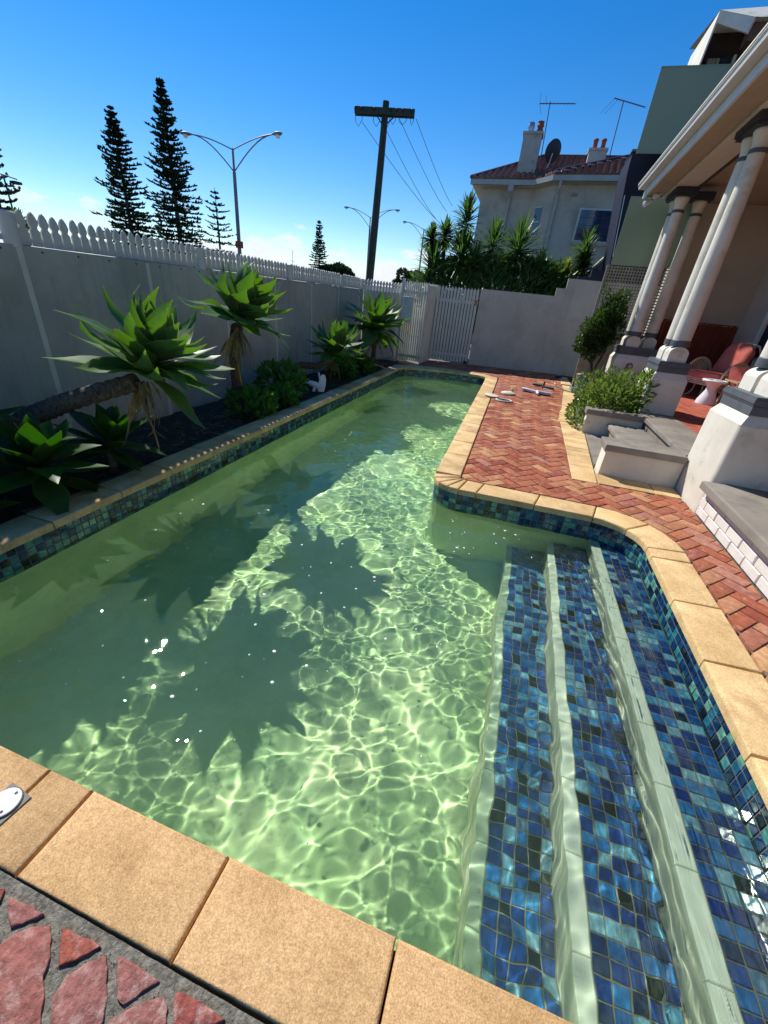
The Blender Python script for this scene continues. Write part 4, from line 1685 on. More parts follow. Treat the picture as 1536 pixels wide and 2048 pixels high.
outl = [(-.23, -.02), (.23, -.02), (.235, .48)] + [(.235 * math.cos(R(a)), .48 + .20 * math.sin(R(a))) for a in range(15, 180, 15)] + [(-.235, .48)]
cushion(P, outl, .12, lambda x, y, h: P(-.24 - y * .34 + h * .92, x, .42 + y * .80 + h * .38), 'back_cushion', 'coral pink round topped back cushion leaning in the cane chair')
outl = [(-.30, -.30), (.30, -.30), (.30, .30)] + [(.30 * math.cos(R(a)), .30 + .08 * math.sin(R(a))) for a in range(20, 180, 20)] + [(-.30, .30)]
cushion(P, outl, .12, lambda x, y, h: P(y + .02, x, .365 + h), 'seat_cushion', 'coral pink seat cushion on the cane chair')
outl = [(-.24, -.12), (.0, -.15), (.24, -.12), (.25, .12), (0, .15), (-.25, .12)]
Qo = Vector((3.95, 8.35, .80))
cushion(P, outl, .22, lambda x, y, h: Qo + Vector((x * .8 - y * .3, x * -.5 + y * .4 + h * .2, y * .7 + h * .8)) + Vector((-.25, .05, -.05)), 'throw_cushion', 'bright red cushion beside the white stool table')
# second chair hidden mostly behind the nearest pillar
t2 = thing('cane_chair', 'second cane chair mostly hidden behind the nearest pillar', 'chair', (3.8, 8.35, .34))
for dx in (-.24, .24):
    for dy in (-.2, .2):
        c = MB()
        c.tube([(3.72 + dx, 8.40 + dy, .345), (3.72 + dx * .9, 8.40 + dy * .9, .76)], .017, 7)
        obj('leg', c, M_cane, t2)
c = MB()
for k in range(8):
    c.tube([(3.46, 8.18 + k * .062, .77), (3.98, 8.18 + k * .062, .77)], .014, 6)
for z in (.55, .62, .69):
    c.tube([(3.46, 8.18, z), (3.46, 8.62, z)], .012, 6)
obj('seat', c, M_cane, t2)
c = MB()
c.tube([(3.98, 8.18, .77), (4.08, 8.2, 1.2), (4.08, 8.6, 1.2), (3.98, 8.62, .77)], .018, 7)
obj('back_frame', c, M_cane, t2)

tb = thing('stool_table', 'white waisted stool table beside the cane chair', 'side table', (3.2, 8.55, .34))
c = MB()
c.lathe([(.15, .342), (.145, .40), (.105, .50), (.078, .57), (.08, .62), (.11, .68), (.14, .702)], 3.30, 8.56, 32)
obj('table_base', c, M_whiteplastic, tb, smooth=50)
c = MB()
c.lathe([(.15, .703), (.18, .713), (.185, .733), (.175, .745), (.15, .745), (.145, .740)], 3.30, 8.56, 32)
obj('table_top', c, M_whiteplastic, tb, smooth=40)
c = MB()
for k in range(9):
    r = .175 - k * .0
    a = 2 * PI * k / 9
    c.tube([(3.30 + .03 * math.cos(a), 8.56 + .03 * math.sin(a), .744), (3.30 + .13 * math.cos(a + .35), 8.56 + .13 * math.sin(a + .35), .744)], .005, 5)
obj('top_pattern', c, M_bluegrey, tb)


# ------------------------------------------------------------------ plants
def leaf_mesh(name, Ln, Wd, bend, mat, segs=8, fold=.28, wavy=0.0, tip=.02, widest=.5, base_w=.34, side=0.0, curl=0.0, twist=0.0):
    """broad succulent leaf growing along +x from the origin, folded like a shallow trough"""
    c = MB()
    cross = (-1, -.86, -.45, 0, .45, .86, 1)
    th = 0.0
    p = Vector((0, 0, 0))
    vs, at = [], []
    for i in range(segs + 1):
        u = i / segs
        if u < widest:
            w_ = base_w + (1 - base_w) * math.sin(u / widest * PI / 2)
        else:
            k = (u - widest) / (1 - widest)
            w_ = (1 - k) ** .72 * (1 - .32 * k) if k < 1 else 0
        w_ = max(w_ * Wd / 2, tip * .1)
        ang = bend * (u ** 1.3) - curl * max(0, u - .6) * 2.5
        if i:
            p = p + Vector((math.cos(th), 0, math.sin(th))) * (Ln / segs)
        th = -ang
        up_ = Vector((math.sin(ang), 0, math.cos(ang)))
        for q_ in cross:
            f_ = fold * w_ * (abs(q_) ** 1.5) * (1 - .6 * u)
            y_ = q_ * w_
            wz = wavy * math.sin(u * 14 + q_ * 2) * abs(q_) * w_
            tw = twist * u * u
            v_ = p + Vector((0, y_ * math.cos(tw) + side * u * u * Ln, 0)) + up_ * (f_ + wz + y_ * math.sin(tw))
            vs.append(v_)
            e_ = 1.0 if abs(q_) == 1 else (.25 if abs(q_) > .5 else 0.0)
            at.append(max(e_, 1.0 if u > .96 else 0.0, .004))
    m_ = len(cross)
    fs = [(i * m_ + k, i * m_ + k + 1, (i + 1) * m_ + k + 1, (i + 1) * m_ + k) for i in range(segs) for k in range(m_ - 1)]
    # give the leaf a fleshy underside
    nb_ = len(vs)
    und = []
    for i in range(segs + 1):
        u = i / segs
        thick = .012 * (1 - u) + .0015
        for k, q_ in enumerate(cross):
            e = abs(q_)
            und.append(vs[i * m_ + k] + Vector((0, 0, -thick * (1 - e ** 2))))
    c.add(vs + und, fs + [(nb_ + i * m_ + k + 1, nb_ + i * m_ + k, nb_ + (i + 1) * m_ + k, nb_ + (i + 1) * m_ + k + 1) for i in range(segs) for k in range(m_ - 1)], attr=at + at)
    return c.mesh(name, mat, smooth=60)


rl = random.Random(11)
AG = [leaf_mesh('leaf', 1.0, wd, bd, M_agave, fold=fo, widest=wi, side=si, wavy=wv, curl=rl.uniform(.0, 1.3), twist=rl.uniform(-.5, .5)) for wd, bd, fo, wi, si, wv in
      ((.30, .3, .45, .52, .08, .10), (.34, .6, .15, .6, .10, .08), (.27, -.35, .3, .5, -.10, .06), (.30, .9, .35, .5, -.09, .12), (.26, .2, .5, .5, .12, .03), (.33, .35, .2, .62, 0, .1),
       (.31, .15, .30, .56, .02, .02), (.33, .45, .24, .58, -.05, .04), (.29, -.25, .34, .54, .04, .02), (.32, .8, .2, .56, .06, .05), (.28, -.05, .36, .54, -.06, .05), (.32, 1.1, .25, .56, -.03, .04))]
AGB = [leaf_mesh('leaf', 1.0, wd, bd, M_agave2, fold=fo, widest=wi, side=si, wavy=wv) for wd, bd, fo, wi, si, wv in
       ((.40, .2, .22, .55, .02, .02), (.43, .5, .2, .57, -.05, .03), (.37, -.15, .3, .52, .04, .02), (.41, .8, .2, .56, .06, .04))]
DRY = [leaf_mesh('dry_leaf', 1.0, wd, bd, M_dryleaf, fold=1.1, widest=.35, side=si, wavy=.6, curl=cu, twist=2.5) for wd, bd, si, cu in ((.065, .5, .08, .6), (.045, .8, -.12, -1), (.085, .3, .15, 1.2), (.055, .1, -.2, .3))]


def rosette(parent, core, axis, nleaf, Lmax, meshes, up_to=-25, seed=1, lean=0.0, Wk=1.0, minlen=.68, skip=None):
    r_ = random.Random(seed)
    axis = Vector(axis).normalized()
    q_ = axis.to_track_quat('Z', 'Y')
    for i in range(nleaf):
        u = (i + .5) / nleaf
        el = 84 - (84 - up_to) * (u ** 1.1) + r_.uniform(-7, 7)
        az = i * 137.508 + r_.uniform(-10, 10)
        ln = Lmax * (minlen + (1 - minlen) * math.sin(min(1, u * 1.5) * PI / 2)) * r_.uniform(.88, 1.08)
        me_ = meshes[r_.choice([0, 2, 4] if el > 45 and len(meshes) > 4 else range(len(meshes)))]
        d = Euler((0, -R(el), R(az))).to_quaternion()
        # roll: the leaf's trough faces the axis
        qq = q_ @ d
        e_ = qq.to_euler()
        off = qq @ Vector((.02, 0, 0)) + axis * (.10 * (1 - u))
        wk = Wk * r_.uniform(.86, 1.08) * Lmax / ln if ln > 0 else Wk
        wk = min(wk, 2.0) * ln
        o = inst('leaf', me_, parent, tuple(Vector(core) + off), e_, (ln, wk, wk))
        if r_.random() < .0:
            o['label'] = 'leaf'


def dry_leaves(parent, core, n_, seed, Lk=.45, drop=1.2):
    r_ = random.Random(seed)
    for i in range(n_):
        az = r_.uniform(0, 360)
        d = Euler((0, R(60 + r_.uniform(-10, 28)), R(az)))
        ln = Lk * r_.uniform(.6, 1.2)
        inst('dry_leaf', r_.choice(DRY), parent, (core[0] + r_.uniform(-.04, .04), core[1] + r_.uniform(-.04, .04), core[2] - .02), d, (ln, ln, ln))


def stem(parent, pts, rads, name='stem'):
    # many rings so that the leaf scars show
    P_ = [Vector(p) for p in pts]
    fine, rr = [], []
    K = 14
    for i in range(len(P_) - 1):
        for k in range(K):
            u = k / K
            fine.append(P_[i].lerp(P_[i + 1], u))
            rr.append((rads[i] + (rads[i + 1] - rads[i]) * u) * (1.0 if k % 2 else .88))
    fine.append(P_[-1])
    rr.append(rads[-1])
    c = MB()
    c.tube(fine, rr, 12, bump=.05)
    obj(name, c, M_trunkring, parent, smooth=60)


GA = 'agaves in the left garden bed'
a1 = thing('agave', 'largest agave on a lying stem, with broad yellow edged leaves over the left bed', 'agave', (-3.2, 3.0, 0), GA)
stem(a1, [(-3.62, 1.75, .22), (-3.52, 2.15, .42), (-3.25, 2.30, .56), (-2.78, 2.52, .74)], [.085, .08, .075, .07])
rosette(a1, (-2.74, 2.58, .80), (.34, .22, 1), 50, .60, AG, -4, 3, Wk=1.34)
dry_leaves(a1, (-2.74, 2.55, .76), 15, 4, .50)
a2 = thing('agave', 'second agave, held high against the wall beside the fence top', 'agave', (-3.3, 4.8, 0), GA)
stem(a2, [(-3.42, 4.66, .0), (-3.32, 4.50, .40), (-3.08, 4.18, .84), (-2.86, 3.95, 1.07)], [.07, .07, .065, .06])
rosette(a2, (-2.82, 3.91, 1.13), (.34, .22, 1), 48, .58, AG, -4, 8, Wk=1.34)
dry_leaves(a2, (-2.82, 3.9, 1.10), 16, 9, .50)
a3 = thing('agave', 'smaller upright agave above the white garden ornament', 'agave', (-3.2, 7.2, 0), GA)
stem(a3, [(-3.75, 6.6, .22), (-3.6, 6.75, .30), (-3.4, 6.95, .28), (-3.22, 7.18, .40)], [.06, .06, .06, .055])
rosette(a3, (-3.15, 7.15, .48), (.2, .1, 1), 46, .62, AG, -8, 14, Wk=1.2)
dry_leaves(a3, (-3.2, 7.2, .4), 9, 15, .42)
a4 = thing('agave', 'farthest tall agave in front of the slat screen', 'agave', (-3.25, 9.7, 0), GA)
stem(a4, [(-3.6, 9.1, .3), (-3.5, 9.35, .5), (-3.3, 9.6, .64)], [.075, .075, .07])
stem(a4, [(-3.28, 9.72, 0), (-3.26, 9.7, .6)], [.06, .06])
rosette(a4, (-3.18, 9.3, .82), (.25, .1, 1), 54, .84, AG, -14, 21, Wk=1.2)
dry_leaves(a4, (-3.24, 9.7, .68), 16, 22, .55)

GB = 'broad leaved plants low in the left bed'
for i, (c_, n_, ln, ax, lb) in enumerate([
        ((-3.05, 1.80, .16), 24, .47, (.2, .1, 1), 'broad leaved rosette at the left corner of the pool with two backlit upright leaves'),
        ((-3.10, 2.42, .14), 24, .42, (.2, .1, 1), 'broad leaved rosette below the largest agave, tips over the coping'),
        ((-3.55, 1.70, .36), 22, .46, (.1, .0, 1), 'shaded broad leaved rosette against the wall at the left edge'),
        ((-3.15, 1.25, .10), 22, .45, (.1, .0, 1), 'dark broad leaved rosette at the lower left edge of the bed')]):
    t = thing('bed_rosette', lb, 'plant', (c_[0], c_[1], 0), GB)
    rosette(t, c_, ax, n_, ln, AGB, -20, 30 + i)
    stem(t, [(c_[0], c_[1], -.05), (c_[0], c_[1], c_[2])], [.04, .04])


def leafy(name, parent, mat, centre, rad, count, lsize, seed, flat=1.0, upbias=.3, kind=None, shape=None, dense_edge=.5):
    """many small leaves through a volume, joined into one part"""
    r_ = random.Random(seed)
    c = MB()
    for i in range(count):
        while True:
            d = Vector((r_.uniform(-1, 1), r_.uniform(-1, 1), r_.uniform(-1, 1)))
            if .02 < d.length < 1:
                break
        k = d.length
        d = d.normalized() * (k ** dense_edge)
        lump = 1 + .22 * mnoise.noise(d * 2.3 + Vector((seed, 0, 0)))
        p = Vector(centre) + Vector((d.x * rad[0], d.y * rad[1], d.z * rad[2])) * lump
        if shape and not shape(p, r_):
            continue
        o_ = (d + Vector((r_.uniform(-.8, .8), r_.uniform(-.8, .8), r_.uniform(-.5, .8) + upbias))).normalized()
        sd_ = o_.cross(Vector((r_.uniform(-1, 1), r_.uniform(-1, 1), r_.uniform(-1, 1)))).normalized()
        nn = o_.cross(sd_)
        s = lsize * r_.uniform(.6, 1.3)
        w_ = s * .26 * flat
        c.add([p, p + o_ * s * .45 + sd_ * w_ + nn * w_ * .3, p + o_ * s, p + o_ * s * .45 - sd_ * w_ + nn * w_ * .3, p + o_ * s * .5], [(0, 1, 4), (1, 2, 4), (2, 3, 4), (3, 0, 4)], attr=[.01, .3, .6, .3, .01])
    return obj(name, c, mat, parent, kind=kind)


GS = 'dark strap leaved clumps in the left bed'
for i, (c_, rd, lb) in enumerate([((-3.35, 5.65, .22), .38, 'dark leafy clump between the two tall agaves by the wall'),
                                  ((-3.15, 4.55, .10), .30, 'low dark clump under the second agave'),
                                  ((-3.1, 5.2, .08), .22, 'small dark clump by the coping before the ornament'),
                                  ((-3.3, 7.9, .12), .30, 'low dark clump behind the smaller agave'),
                                  ((-3.2, 8.7, .10), .28, 'low dark clump before the farthest agave')]):
    t = thing('leafy_clump', lb, 'plant', (c_[0], c_[1], 0), GS)
    r_ = random.Random(50 + i)
    for k in range(16):
        az, el = k * 137.5 + r_.uniform(-15, 15), r_.uniform(15, 80)
        ln = rd * r_.uniform(.7, 1.2)
        inst('leaf', AGB[k % 4], t, (c_[0] + r_.uniform(-.08, .08), c_[1] + r_.uniform(-.08, .08), max(.0, c_[2] - .1)), Euler((0, -R(el), R(az))), (ln, ln * .6, ln * .6))
    leafy('foliage', t, M_agave2, c_, (rd * .9, rd * .9, rd * .65), 420, .11, 60 + i)

# small white garden ornament on the bed edge
orn = thing('garden_ornament', 'small white figure leaning on an upright white slab in the dark bed', 'ornament', (-3.0, 6.3, 0))
bx, byy = -2.99, 6.27
c = MB()
pr = [(-.05, 0), (.05, 0), (.062, .10), (.055, .20), (.03, .265), (-.005, .28), (-.04, .26), (-.058, .18), (-.06, .08)]
c.extrude(pr, (bx, byy, 0), (.9, .43, 0), (.12, .05, 1), (-.02, .045, 0))
obj('upright_slab', c, M_whiteplastic, orn, smooth=50)
c = MB()
c.tube([(bx - .03, byy + .01, .07), (bx - .10, byy - .02, .11), (bx - .17, byy - .05, .13), (bx - .215, byy - .07, .15)], [.045, .05, .040, .028], 12)
obj('body', c, M_whiteplastic, orn, smooth=60)
c = MB()
c.lathe([(.005, .115), (.03, .125), (.042, .15), (.04, .18), (.022, .2), (.004, .205)], bx - .235, byy - .08, 14)
c.tube([(bx - .255, byy - .09, .15), (bx - .295, byy - .11, .13)], [.022, .012], 8)
obj('head', c, M_whiteplastic, orn, smooth=60)
c = MB()
c.tube([(bx - .10, byy - .03, .08), (bx - .11, byy - .045, .0)], [.024, .028], 10)
c.tube([(bx - .04, byy + .03, .2), (bx - .055, byy + .03, .3)], [.014, .012], 8)
obj('limb', c, M_whiteplastic, orn, smooth=60)

# planter shrub and the small tree
ps = thing('planter_shrub', 'bright green leafy shrub spilling over the planter by the steps', 'shrub', (1.5, 7.2, .1))
leafy('foliage', ps, M_shrubbright, (1.55, 7.35, .42), (.36, .72, .27), 2500, .066, 71, 1.1)
leafy('foliage', ps, M_shrubbright, (1.5, 7.3, .46), (.50, .85, .36), 900, .075, 74, .9, dense_edge=.3)
leafy('foliage', ps, M_shrubbright, (1.12, 6.95, .16), (.18, .45, .22), 650, .065, 72, 1.0)
leafy('foliage', ps, M_shrubbright, (1.86, 7.0, .60), (.14, .22, .30), 380, .08, 73, 1.0)
c = MB()
for k in range(26):
    a = random.uniform(0, 6.28)
    b0 = (1.55 + random.uniform(-.2, .2), 7.3 + random.uniform(-.5, .5), .1)
    c.tube([b0, (b0[0] + .1 * math.cos(a), b0[1] + .1 * math.sin(a), .35), (b0[0] + .2 * math.cos(a), b0[1] + .2 * math.sin(a), .62)], .006, 5)
obj('stems', c, M_bark, ps)

tr = thing('small_tree', 'small glossy leaved tree before the farthest pillar', 'tree', (1.6, 10.0, 0))
c = MB()
c.tube([(1.62, 9.9, -.05), (1.60, 9.92, .35), (1.50, 9.95, .70), (1.38, 9.95, 1.05)], [.035, .03, .026, .018], 8)
c.tube([(1.58, 9.92, .45), (1.70, 9.95, .9), (1.68, 9.95, 1.4)], [.024, .02, .012], 8)
c.tube([(1.52, 9.93, .62), (1.28, 9.9, .85), (1.18, 9.9, 1.0)], [.018, .014, .01], 6)
c.tube([(1.66, 9.95, 1.0), (1.5, 9.98, 1.5), (1.5, 9.98, 1.9)], [.018, .014, .008], 6)
obj('trunk', c, M_bark, tr, smooth=60)
leafy('crown', tr, M_shrub, (1.50, 9.95, 1.28), (.27, .30, .42), 2900, .058, 81, 1.2, dense_edge=.6)
leafy('crown', tr, M_shrub, (1.62, 9.95, 1.62), (.22, .24, .30), 1300, .058, 82, 1.2, dense_edge=.6)
leafy('crown', tr, M_shrub, (1.26, 9.92, .98), (.17, .2, .17), 520, .07, 83, 1.2, dense_edge=.6)
leafy('crown', tr, M_shrub, (1.42, 9.9, .95), (.2, .2, .25), 520, .07, 84, 1.2, dense_edge=.6)
leafy('crown', tr, M_shrub, (1.30, 9.92, 1.28), (.20, .2, .22), 620, .058, 87, 1.2, dense_edge=.6)
leafy('crown', tr, M_shrub, (1.72, 9.92, 1.30), (.20, .2, .26), 620, .058, 88, 1.2, dense_edge=.6)
leafy('crown', tr, M_shrub, (1.36, 9.98, 1.95), (.06, .06, .18), 90, .06, 85, 1.1)
leafy('crown', tr, M_shrub, (1.72, 9.98, 1.9), (.12, .12, .12), 190, .065, 86, 1.1)
c = MB()
c.lathe([(.15, -.02), (.17, .30), (.185, .33), (.17, .34)], 1.55, 10.55, 20)
tag(obj('wooden_tub', c, M_timber, origin=(1.55, 10.55, 0), smooth=40), 'weathered grey barrel tub by the end wall under the small tree', 'tub')

# garden hose heaped on the border
hz = MB()
hr = random.Random(4)
pts = []
for k in range(190):
    a = k * .46
    rr_ = .26 + .07 * math.sin(k * .37) + .03 * math.sin(k * 1.3)
    lean = .5 + .5 * math.sin(k * .11)
    pts.append((1.52 + rr_ * math.cos(a) * (1 - .3 * lean) + .05 * math.sin(k * .21), 9.62 + rr_ * math.sin(a) * .8, .04 + lean * (.22 + .24 * math.sin(a)) * .8 + k * .0004))
pts = [(p[0], p[1], max(.012, p[2])) for p in pts]
pts = pts + [(1.35, 9.9, .012), (1.15, 10.1, .012), (1.02, 10.45, .012), (1.0, 10.75, .012)]
hz.tube(pts, .0105, 7)
hose = thing('garden_hose', 'green garden hose heaped in loops beside the farthest pillar', 'hose', (1.5, 9.6, 0))
obj('hose_coil', hz, M_hose, hose, smooth=60)
c = MB()
c.tube([(1.0, 10.72, .018), (.995, 10.9, .02)], [.016, .012], 8)
obj('nozzle', c, M_cream, hose)

tp = thing('garden_tap', 'white riser pipe with a tap beside the hose', 'tap', (1.46, 8.9, 0))
c = MB()
c.tube([(1.46, 8.9, -.02), (1.46, 8.9, .52)], .018, 10)
obj('pipe', c, M_whiteplastic, tp, smooth=60)
c = MB()
c.tube([(1.46, 8.9, .52), (1.42, 8.86, .55), (1.38, 8.82, .52)], [.02, .02, .016], 8)
obj('tap_head', c, M_whiteplastic, tp, smooth=60)

# things lying on the paving
sk = thing('skimmer_disc', 'round cream skimmer cover lying across the coping edge', 'skimmer cover', (-.31, 8.12, 0))
c = MB()
c.lathe([(.125, .012), (.135, .018), (.135, .028), (.12, .033), (.02, .036)], -.31, 8.12, 28, M=Matrix.Translation((-.31, 8.12, 0)) @ Matrix.Rotation(R(3), 4, 'Y') @ Matrix.Translation((.31, -8.12, 0)))
obj('disc', c, M_cream, sk, smooth=40)
sk2 = thing('skimmer_ring', 'cream ring with an open dark centre lying on the bricks', 'ring', (-.08, 7.93, 0))
c = MB()
ring = [(-.06 + .14 * math.cos(a), 7.86 + .11 * math.sin(a), .014) for a in np.linspace(0, 2 * PI, 30)]
c.tube(ring, .015, 8, caps=False)
obj('rim', c, M_cream, sk2, smooth=60)
c = MB()
c.lathe([(.10, .002), (.10, .006)], -.06, 7.86, 20)
obj('grille', c, M_darkgrey, sk2)
sk3 = thing('vacuum_plate', 'white round vacuum plate with a short spout on the bricks', 'vacuum plate', (-.02, 8.65, 0))
c = MB()
c.lathe([(.135, .002), (.14, .012), (.13, .035), (.09, .045), (.085, .05), (.02, .052)], -.02, 8.62, 28)
obj('plate', c, M_cream, sk3, smooth=40)
c = MB()
c.lathe([(.03, .05), (.032, .09), (.036, .10), (.03, .105)], .045, 8.72, 14)
obj('spout', c, varied('brass', (.5, .33, .12), (.6, .42, .2), 20, .4), sk3, smooth=40)
vh = thing('pool_vacuum', 'long white blue pool vacuum head lying on the bricks', 'pool tool', (.55, 9.1, 0))
c = MB()
c.tube([(.24, 9.26, .05), (.30, 9.22, .05), (.48, 9.12, .045), (.53, 9.09, .05)], [.022, .035, .03, .03], 12)
c.tube([(.55, 9.08, .05), (.70, 9.07, .045), (.82, 9.06, .045)], [.034, .03, .033], 12)
obj('head_bar', c, M_bluegrey, vh, smooth=60)
c = MB()
c.tube([(.54, 9.10, .05), (.55, 9.02, .05), (.56, 8.96, .03)], [.035, .03, .025], 10)
obj('swivel', c, M_whiteplastic, vh, smooth=60)
c = MB()
c.box(.27, 9.19, .004, .47, 9.24, .02)
c.box(.58, 9.05, .004, .80, 9.10, .02)
obj('brush_strip', c, M_darkgrey, vh)
bh = thing('pool_brush', 'dark grey pool brush head with a raised socket on the bricks', 'pool tool', (.66, 10.0, 0))
c = MB()
c.tube([(.47, 10.16, .04), (.56, 10.12, .045), (.66, 10.05, .045)], [.025, .035, .03], 10)
c.tube([(.68, 9.98, .03), (.80, 9.93, .03), (.92, 9.9, .03)], [.03, .03, .026], 10)
obj('brush_back', c, M_darkgrey, bh, smooth=60)
c = MB()
c.tube([(.70, 10.06, .04), (.71, 10.06, .13)], [.022, .018], 10)
obj('socket', c, M_dark, bh, smooth=60)
c = MB()
c.box(.70, 9.88, .003, .93, 9.93, .014)
obj('bristle_pad', c, M_whiteplastic, bh)
c = MB()
c.lathe([(.075, .002), (.08, .03), (.06, .05), (.01, .052)], 1.16, 12.1, 16, M=None)
tag(obj('drain_cover', c, M_dark, origin=(1.16, 12.1, 0), smooth=40), 'small black domed cover against the far white wall', 'cover')

# ------------------------------------------------------------------ neighbour's house
nh = thing('neighbour_house', 'cream rendered house with dark red tiled roof and two chimneys', 'house', (0, 22, 0))
plan = [(-2.83, 20.55), (-.78, 20.42), (-.05, 19.66), (7.0, 19.1), (7.0, 30), (-2.83, 30)]
c = MB()
c.slab(plan, -.1, 5.66)
hw_ = obj('wall', c, M_houserender, nh)
c = MB()
ed = [(-3.27, 20.12), (-.90, 20.02), (-.20, 19.27), (7.2, 18.72)]
for i in range(3):
    a, b = Vector(ed[i]), Vector(ed[i + 1])
    nrm = Vector((b.y - a.y, -(b.x - a.x))).normalized()
    c.add([(*(a), 5.70), (*(b), 5.70), (*(b), 5.86), (*(a), 5.86), (*(a - nrm * .12), 5.70), (*(b - nrm * .12), 5.70), (*(b - nrm * .12), 5.86), (*(a - nrm * .12), 5.86)],
          [(0, 1, 2, 3), (7, 6, 5, 4), (0, 4, 5, 1), (3, 2, 6, 7), (0, 3, 7, 4), (1, 5, 6, 2)])
obj('gutter', c, M_gutter, nh)
c = MB()
c.add([(-3.2, 20.15, 5.69), (-.88, 20.06, 5.69), (-.18, 19.32, 5.69), (7.2, 18.8, 5.69), (7, 19.2, 5.66), (-.05, 19.68, 5.66), (-.78, 20.43, 5.66), (-2.8, 20.56, 5.66), (-2.8, 30, 5.66), (-3.2, 30, 5.69)], [(0, 1, 6, 7), (1, 2, 5, 6), (2, 3, 4, 5), (0, 7, 8, 9)])
obj('soffit', c, M_ceiling, nh)


def tiled(mb, quad, out_sub):
    """lay curved tiles over a planar quad a,b (eave) to d,c (ridge); b-a is the eave"""
    a, b, cc, d = [Vector(p) for p in quad]
    e = (b - a)
    le = e.length
    eu = e.normalized()
    nrm = e.cross(d - a).normalized()
    if nrm.z < 0:
        nrm = -nrm
    su = nrm.cross(eu).normalized()
    if su.z < 0:
        su = -su
    H = (d - a).dot(su)
    H2 = (cc - a).dot(su)
    pu, pv = .225, .235
    rows = int(max(H, H2) / pv) + 1
    xd, xc = (d - a).dot(eu), (cc - a).dot(eu)
    for r_ in range(rows):
        v = r_ * pv
        for k in range(int(le / pu) + 2):
            u = k * pu - (pu / 2 if r_ % 2 else 0) * 0
            # inside test
            t_ = v / max(H, 1e-6)
            lo = xd * min(1, t_) if H > 0 else 0
            hi = le + (xc - le) * min(1, v / max(H2, 1e-6))
            if u < lo - .1 or u > hi + .02 or v > max(H, H2):
                continue
            o_ = a + eu * u + su * v
            vs = []
            for s_ in (0, .5, 1):
                lift = .05 if s_ == 0 else (.035 if s_ == .5 else .004)
                hk_ = 1.0 if s_ == 0 else (.95 if s_ == .5 else .45)
                for q_ in range(6):
                    w_ = q_ / 5
                    hgt = .070 * math.sin(w_ * PI) * hk_
                    vs.append(o_ + eu * (w_ * pu * .99) + su * (s_ * pv * 1.12) + nrm * (hgt + lift))
            fr = [o_ + eu * (q_ / 5 * pu * .99) + nrm * 0 for q_ in range(6)]
            fs = [(r6 + q_, r6 + q_ + 1, r6 + 7 + q_, r6 + 6 + q_) for q_ in range(5) for r6 in (0, 6)] + [(18 + q_, 19 + q_, q_ + 1, q_) for q_ in range(5)]
            mb.add(vs + fr, fs)


c = MB()
base = MB()
E1, E2, E3, E4 = (-3.27, 20.12, 5.86), (-.90, 20.02, 5.86), (-.20, 19.27, 5.86), (7.2, 18.72, 5.86)
R1, R2 = (-.85, 24.0, 7.50), (5.0, 24.0, 7.50)
B1 = (2.55, 22.0, 7.03)
quads = [(E1, (1.3, 19.93, 5.86), (3.0, 24.0, 7.50), R1), (E3, E4, (7.2, 21.9, 7.03), B1)]
for q_ in quads:
    tiled(c, q_, None)
    base.add([tuple(Vector(p) + Vector((0, 0, .0))) for p in q_], [(0, 1, 2, 3)])
# left flank of the bay hip
tiled(c, ((-.95, 21.0, 5.98), E3, B1, (2.5, 22.1, 7.02)), None)
base.add([(-.95, 21.0, 5.98), E3, B1, (2.5, 22.1, 7.02)], [(0, 1, 2, 3)])
base.add([(-3.27, 20.12, 5.86), R1, (-.85, 30, 7.5), (-3.27, 30, 5.86)], [(0, 1, 2, 3)])
base.add([R1, R2, (5, 30, 5.86), (-.85, 30, 5.86)], [(0, 1, 2, 3)])
rf = obj('roof', base, M_roof, nh)
obj('roof_tiling', c, M_roof, rf, kind='stuff', smooth=50)
M_ridge = varied('ridge_tile', (.05, .028, .028), (.09, .045, .042), 5, .6)
c = MB()
c.tube([Vector(E1) + Vector((0, 0, .06)), Vector(R1) + Vector((0, 0, .06)), (5, 24, 7.56)], .07, 8)
obj('ridge', c, M_ridge, rf)
c = MB()
c.tube([Vector(E3) + Vector((0, 0, .08)), Vector(B1) + Vector((0, 0, .09)), (7.2, 21.9, 7.12)], .07, 8)
obj('ridge', c, M_ridge, rf)
# chimneys
ch = MB()
ch.box(-1.62, 20.75, 5.6, -.95, 21.3, 7.38)
ch.box(-1.66, 20.71, 7.381, -.91, 21.34, 7.46)
cho = obj('chimney', ch, varied('chimney_render', (.38, .36, .32), (.46, .43, .38), 3, .9, .4, .01, 30, dirt=((.12, .11, .10), 2.2, .55, .7)), nh)
c = MB()
c.lathe([(.12, 7.461), (.12, 7.62), (.135, 7.625), (.135, 7.66), (.11, 7.76), (.12, 7.77)], -1.42, 21.0, 16)
obj('flue_cowl', c, M_metal, cho, smooth=40)
c = MB()
c.lathe([(.13, 7.461), (.12, 7.5), (.10, 7.62), (.13, 7.68), (.10, 7.74), (.12, 7.80)], -1.08, 21.0, 16)
obj('chimney_pot', c, M_terra, cho, smooth=40)
ch = MB()
ch.box(.92, 22.2, 6.3, 1.56, 22.7, 7.30)
ch.box(.88, 22.16, 7.301, 1.60, 22.74, 7.38)
cho = obj('chimney', ch, M_render, nh)
for x in (1.08, 1.38):
    c = MB()
    c.lathe([(.10, 7.381), (.085, 7.5), (.085, 7.62), (.105, 7.66), (.09, 7.70)], x, 22.4, 14)
    obj('chimney_pot', c, M_terra, cho, smooth=40)
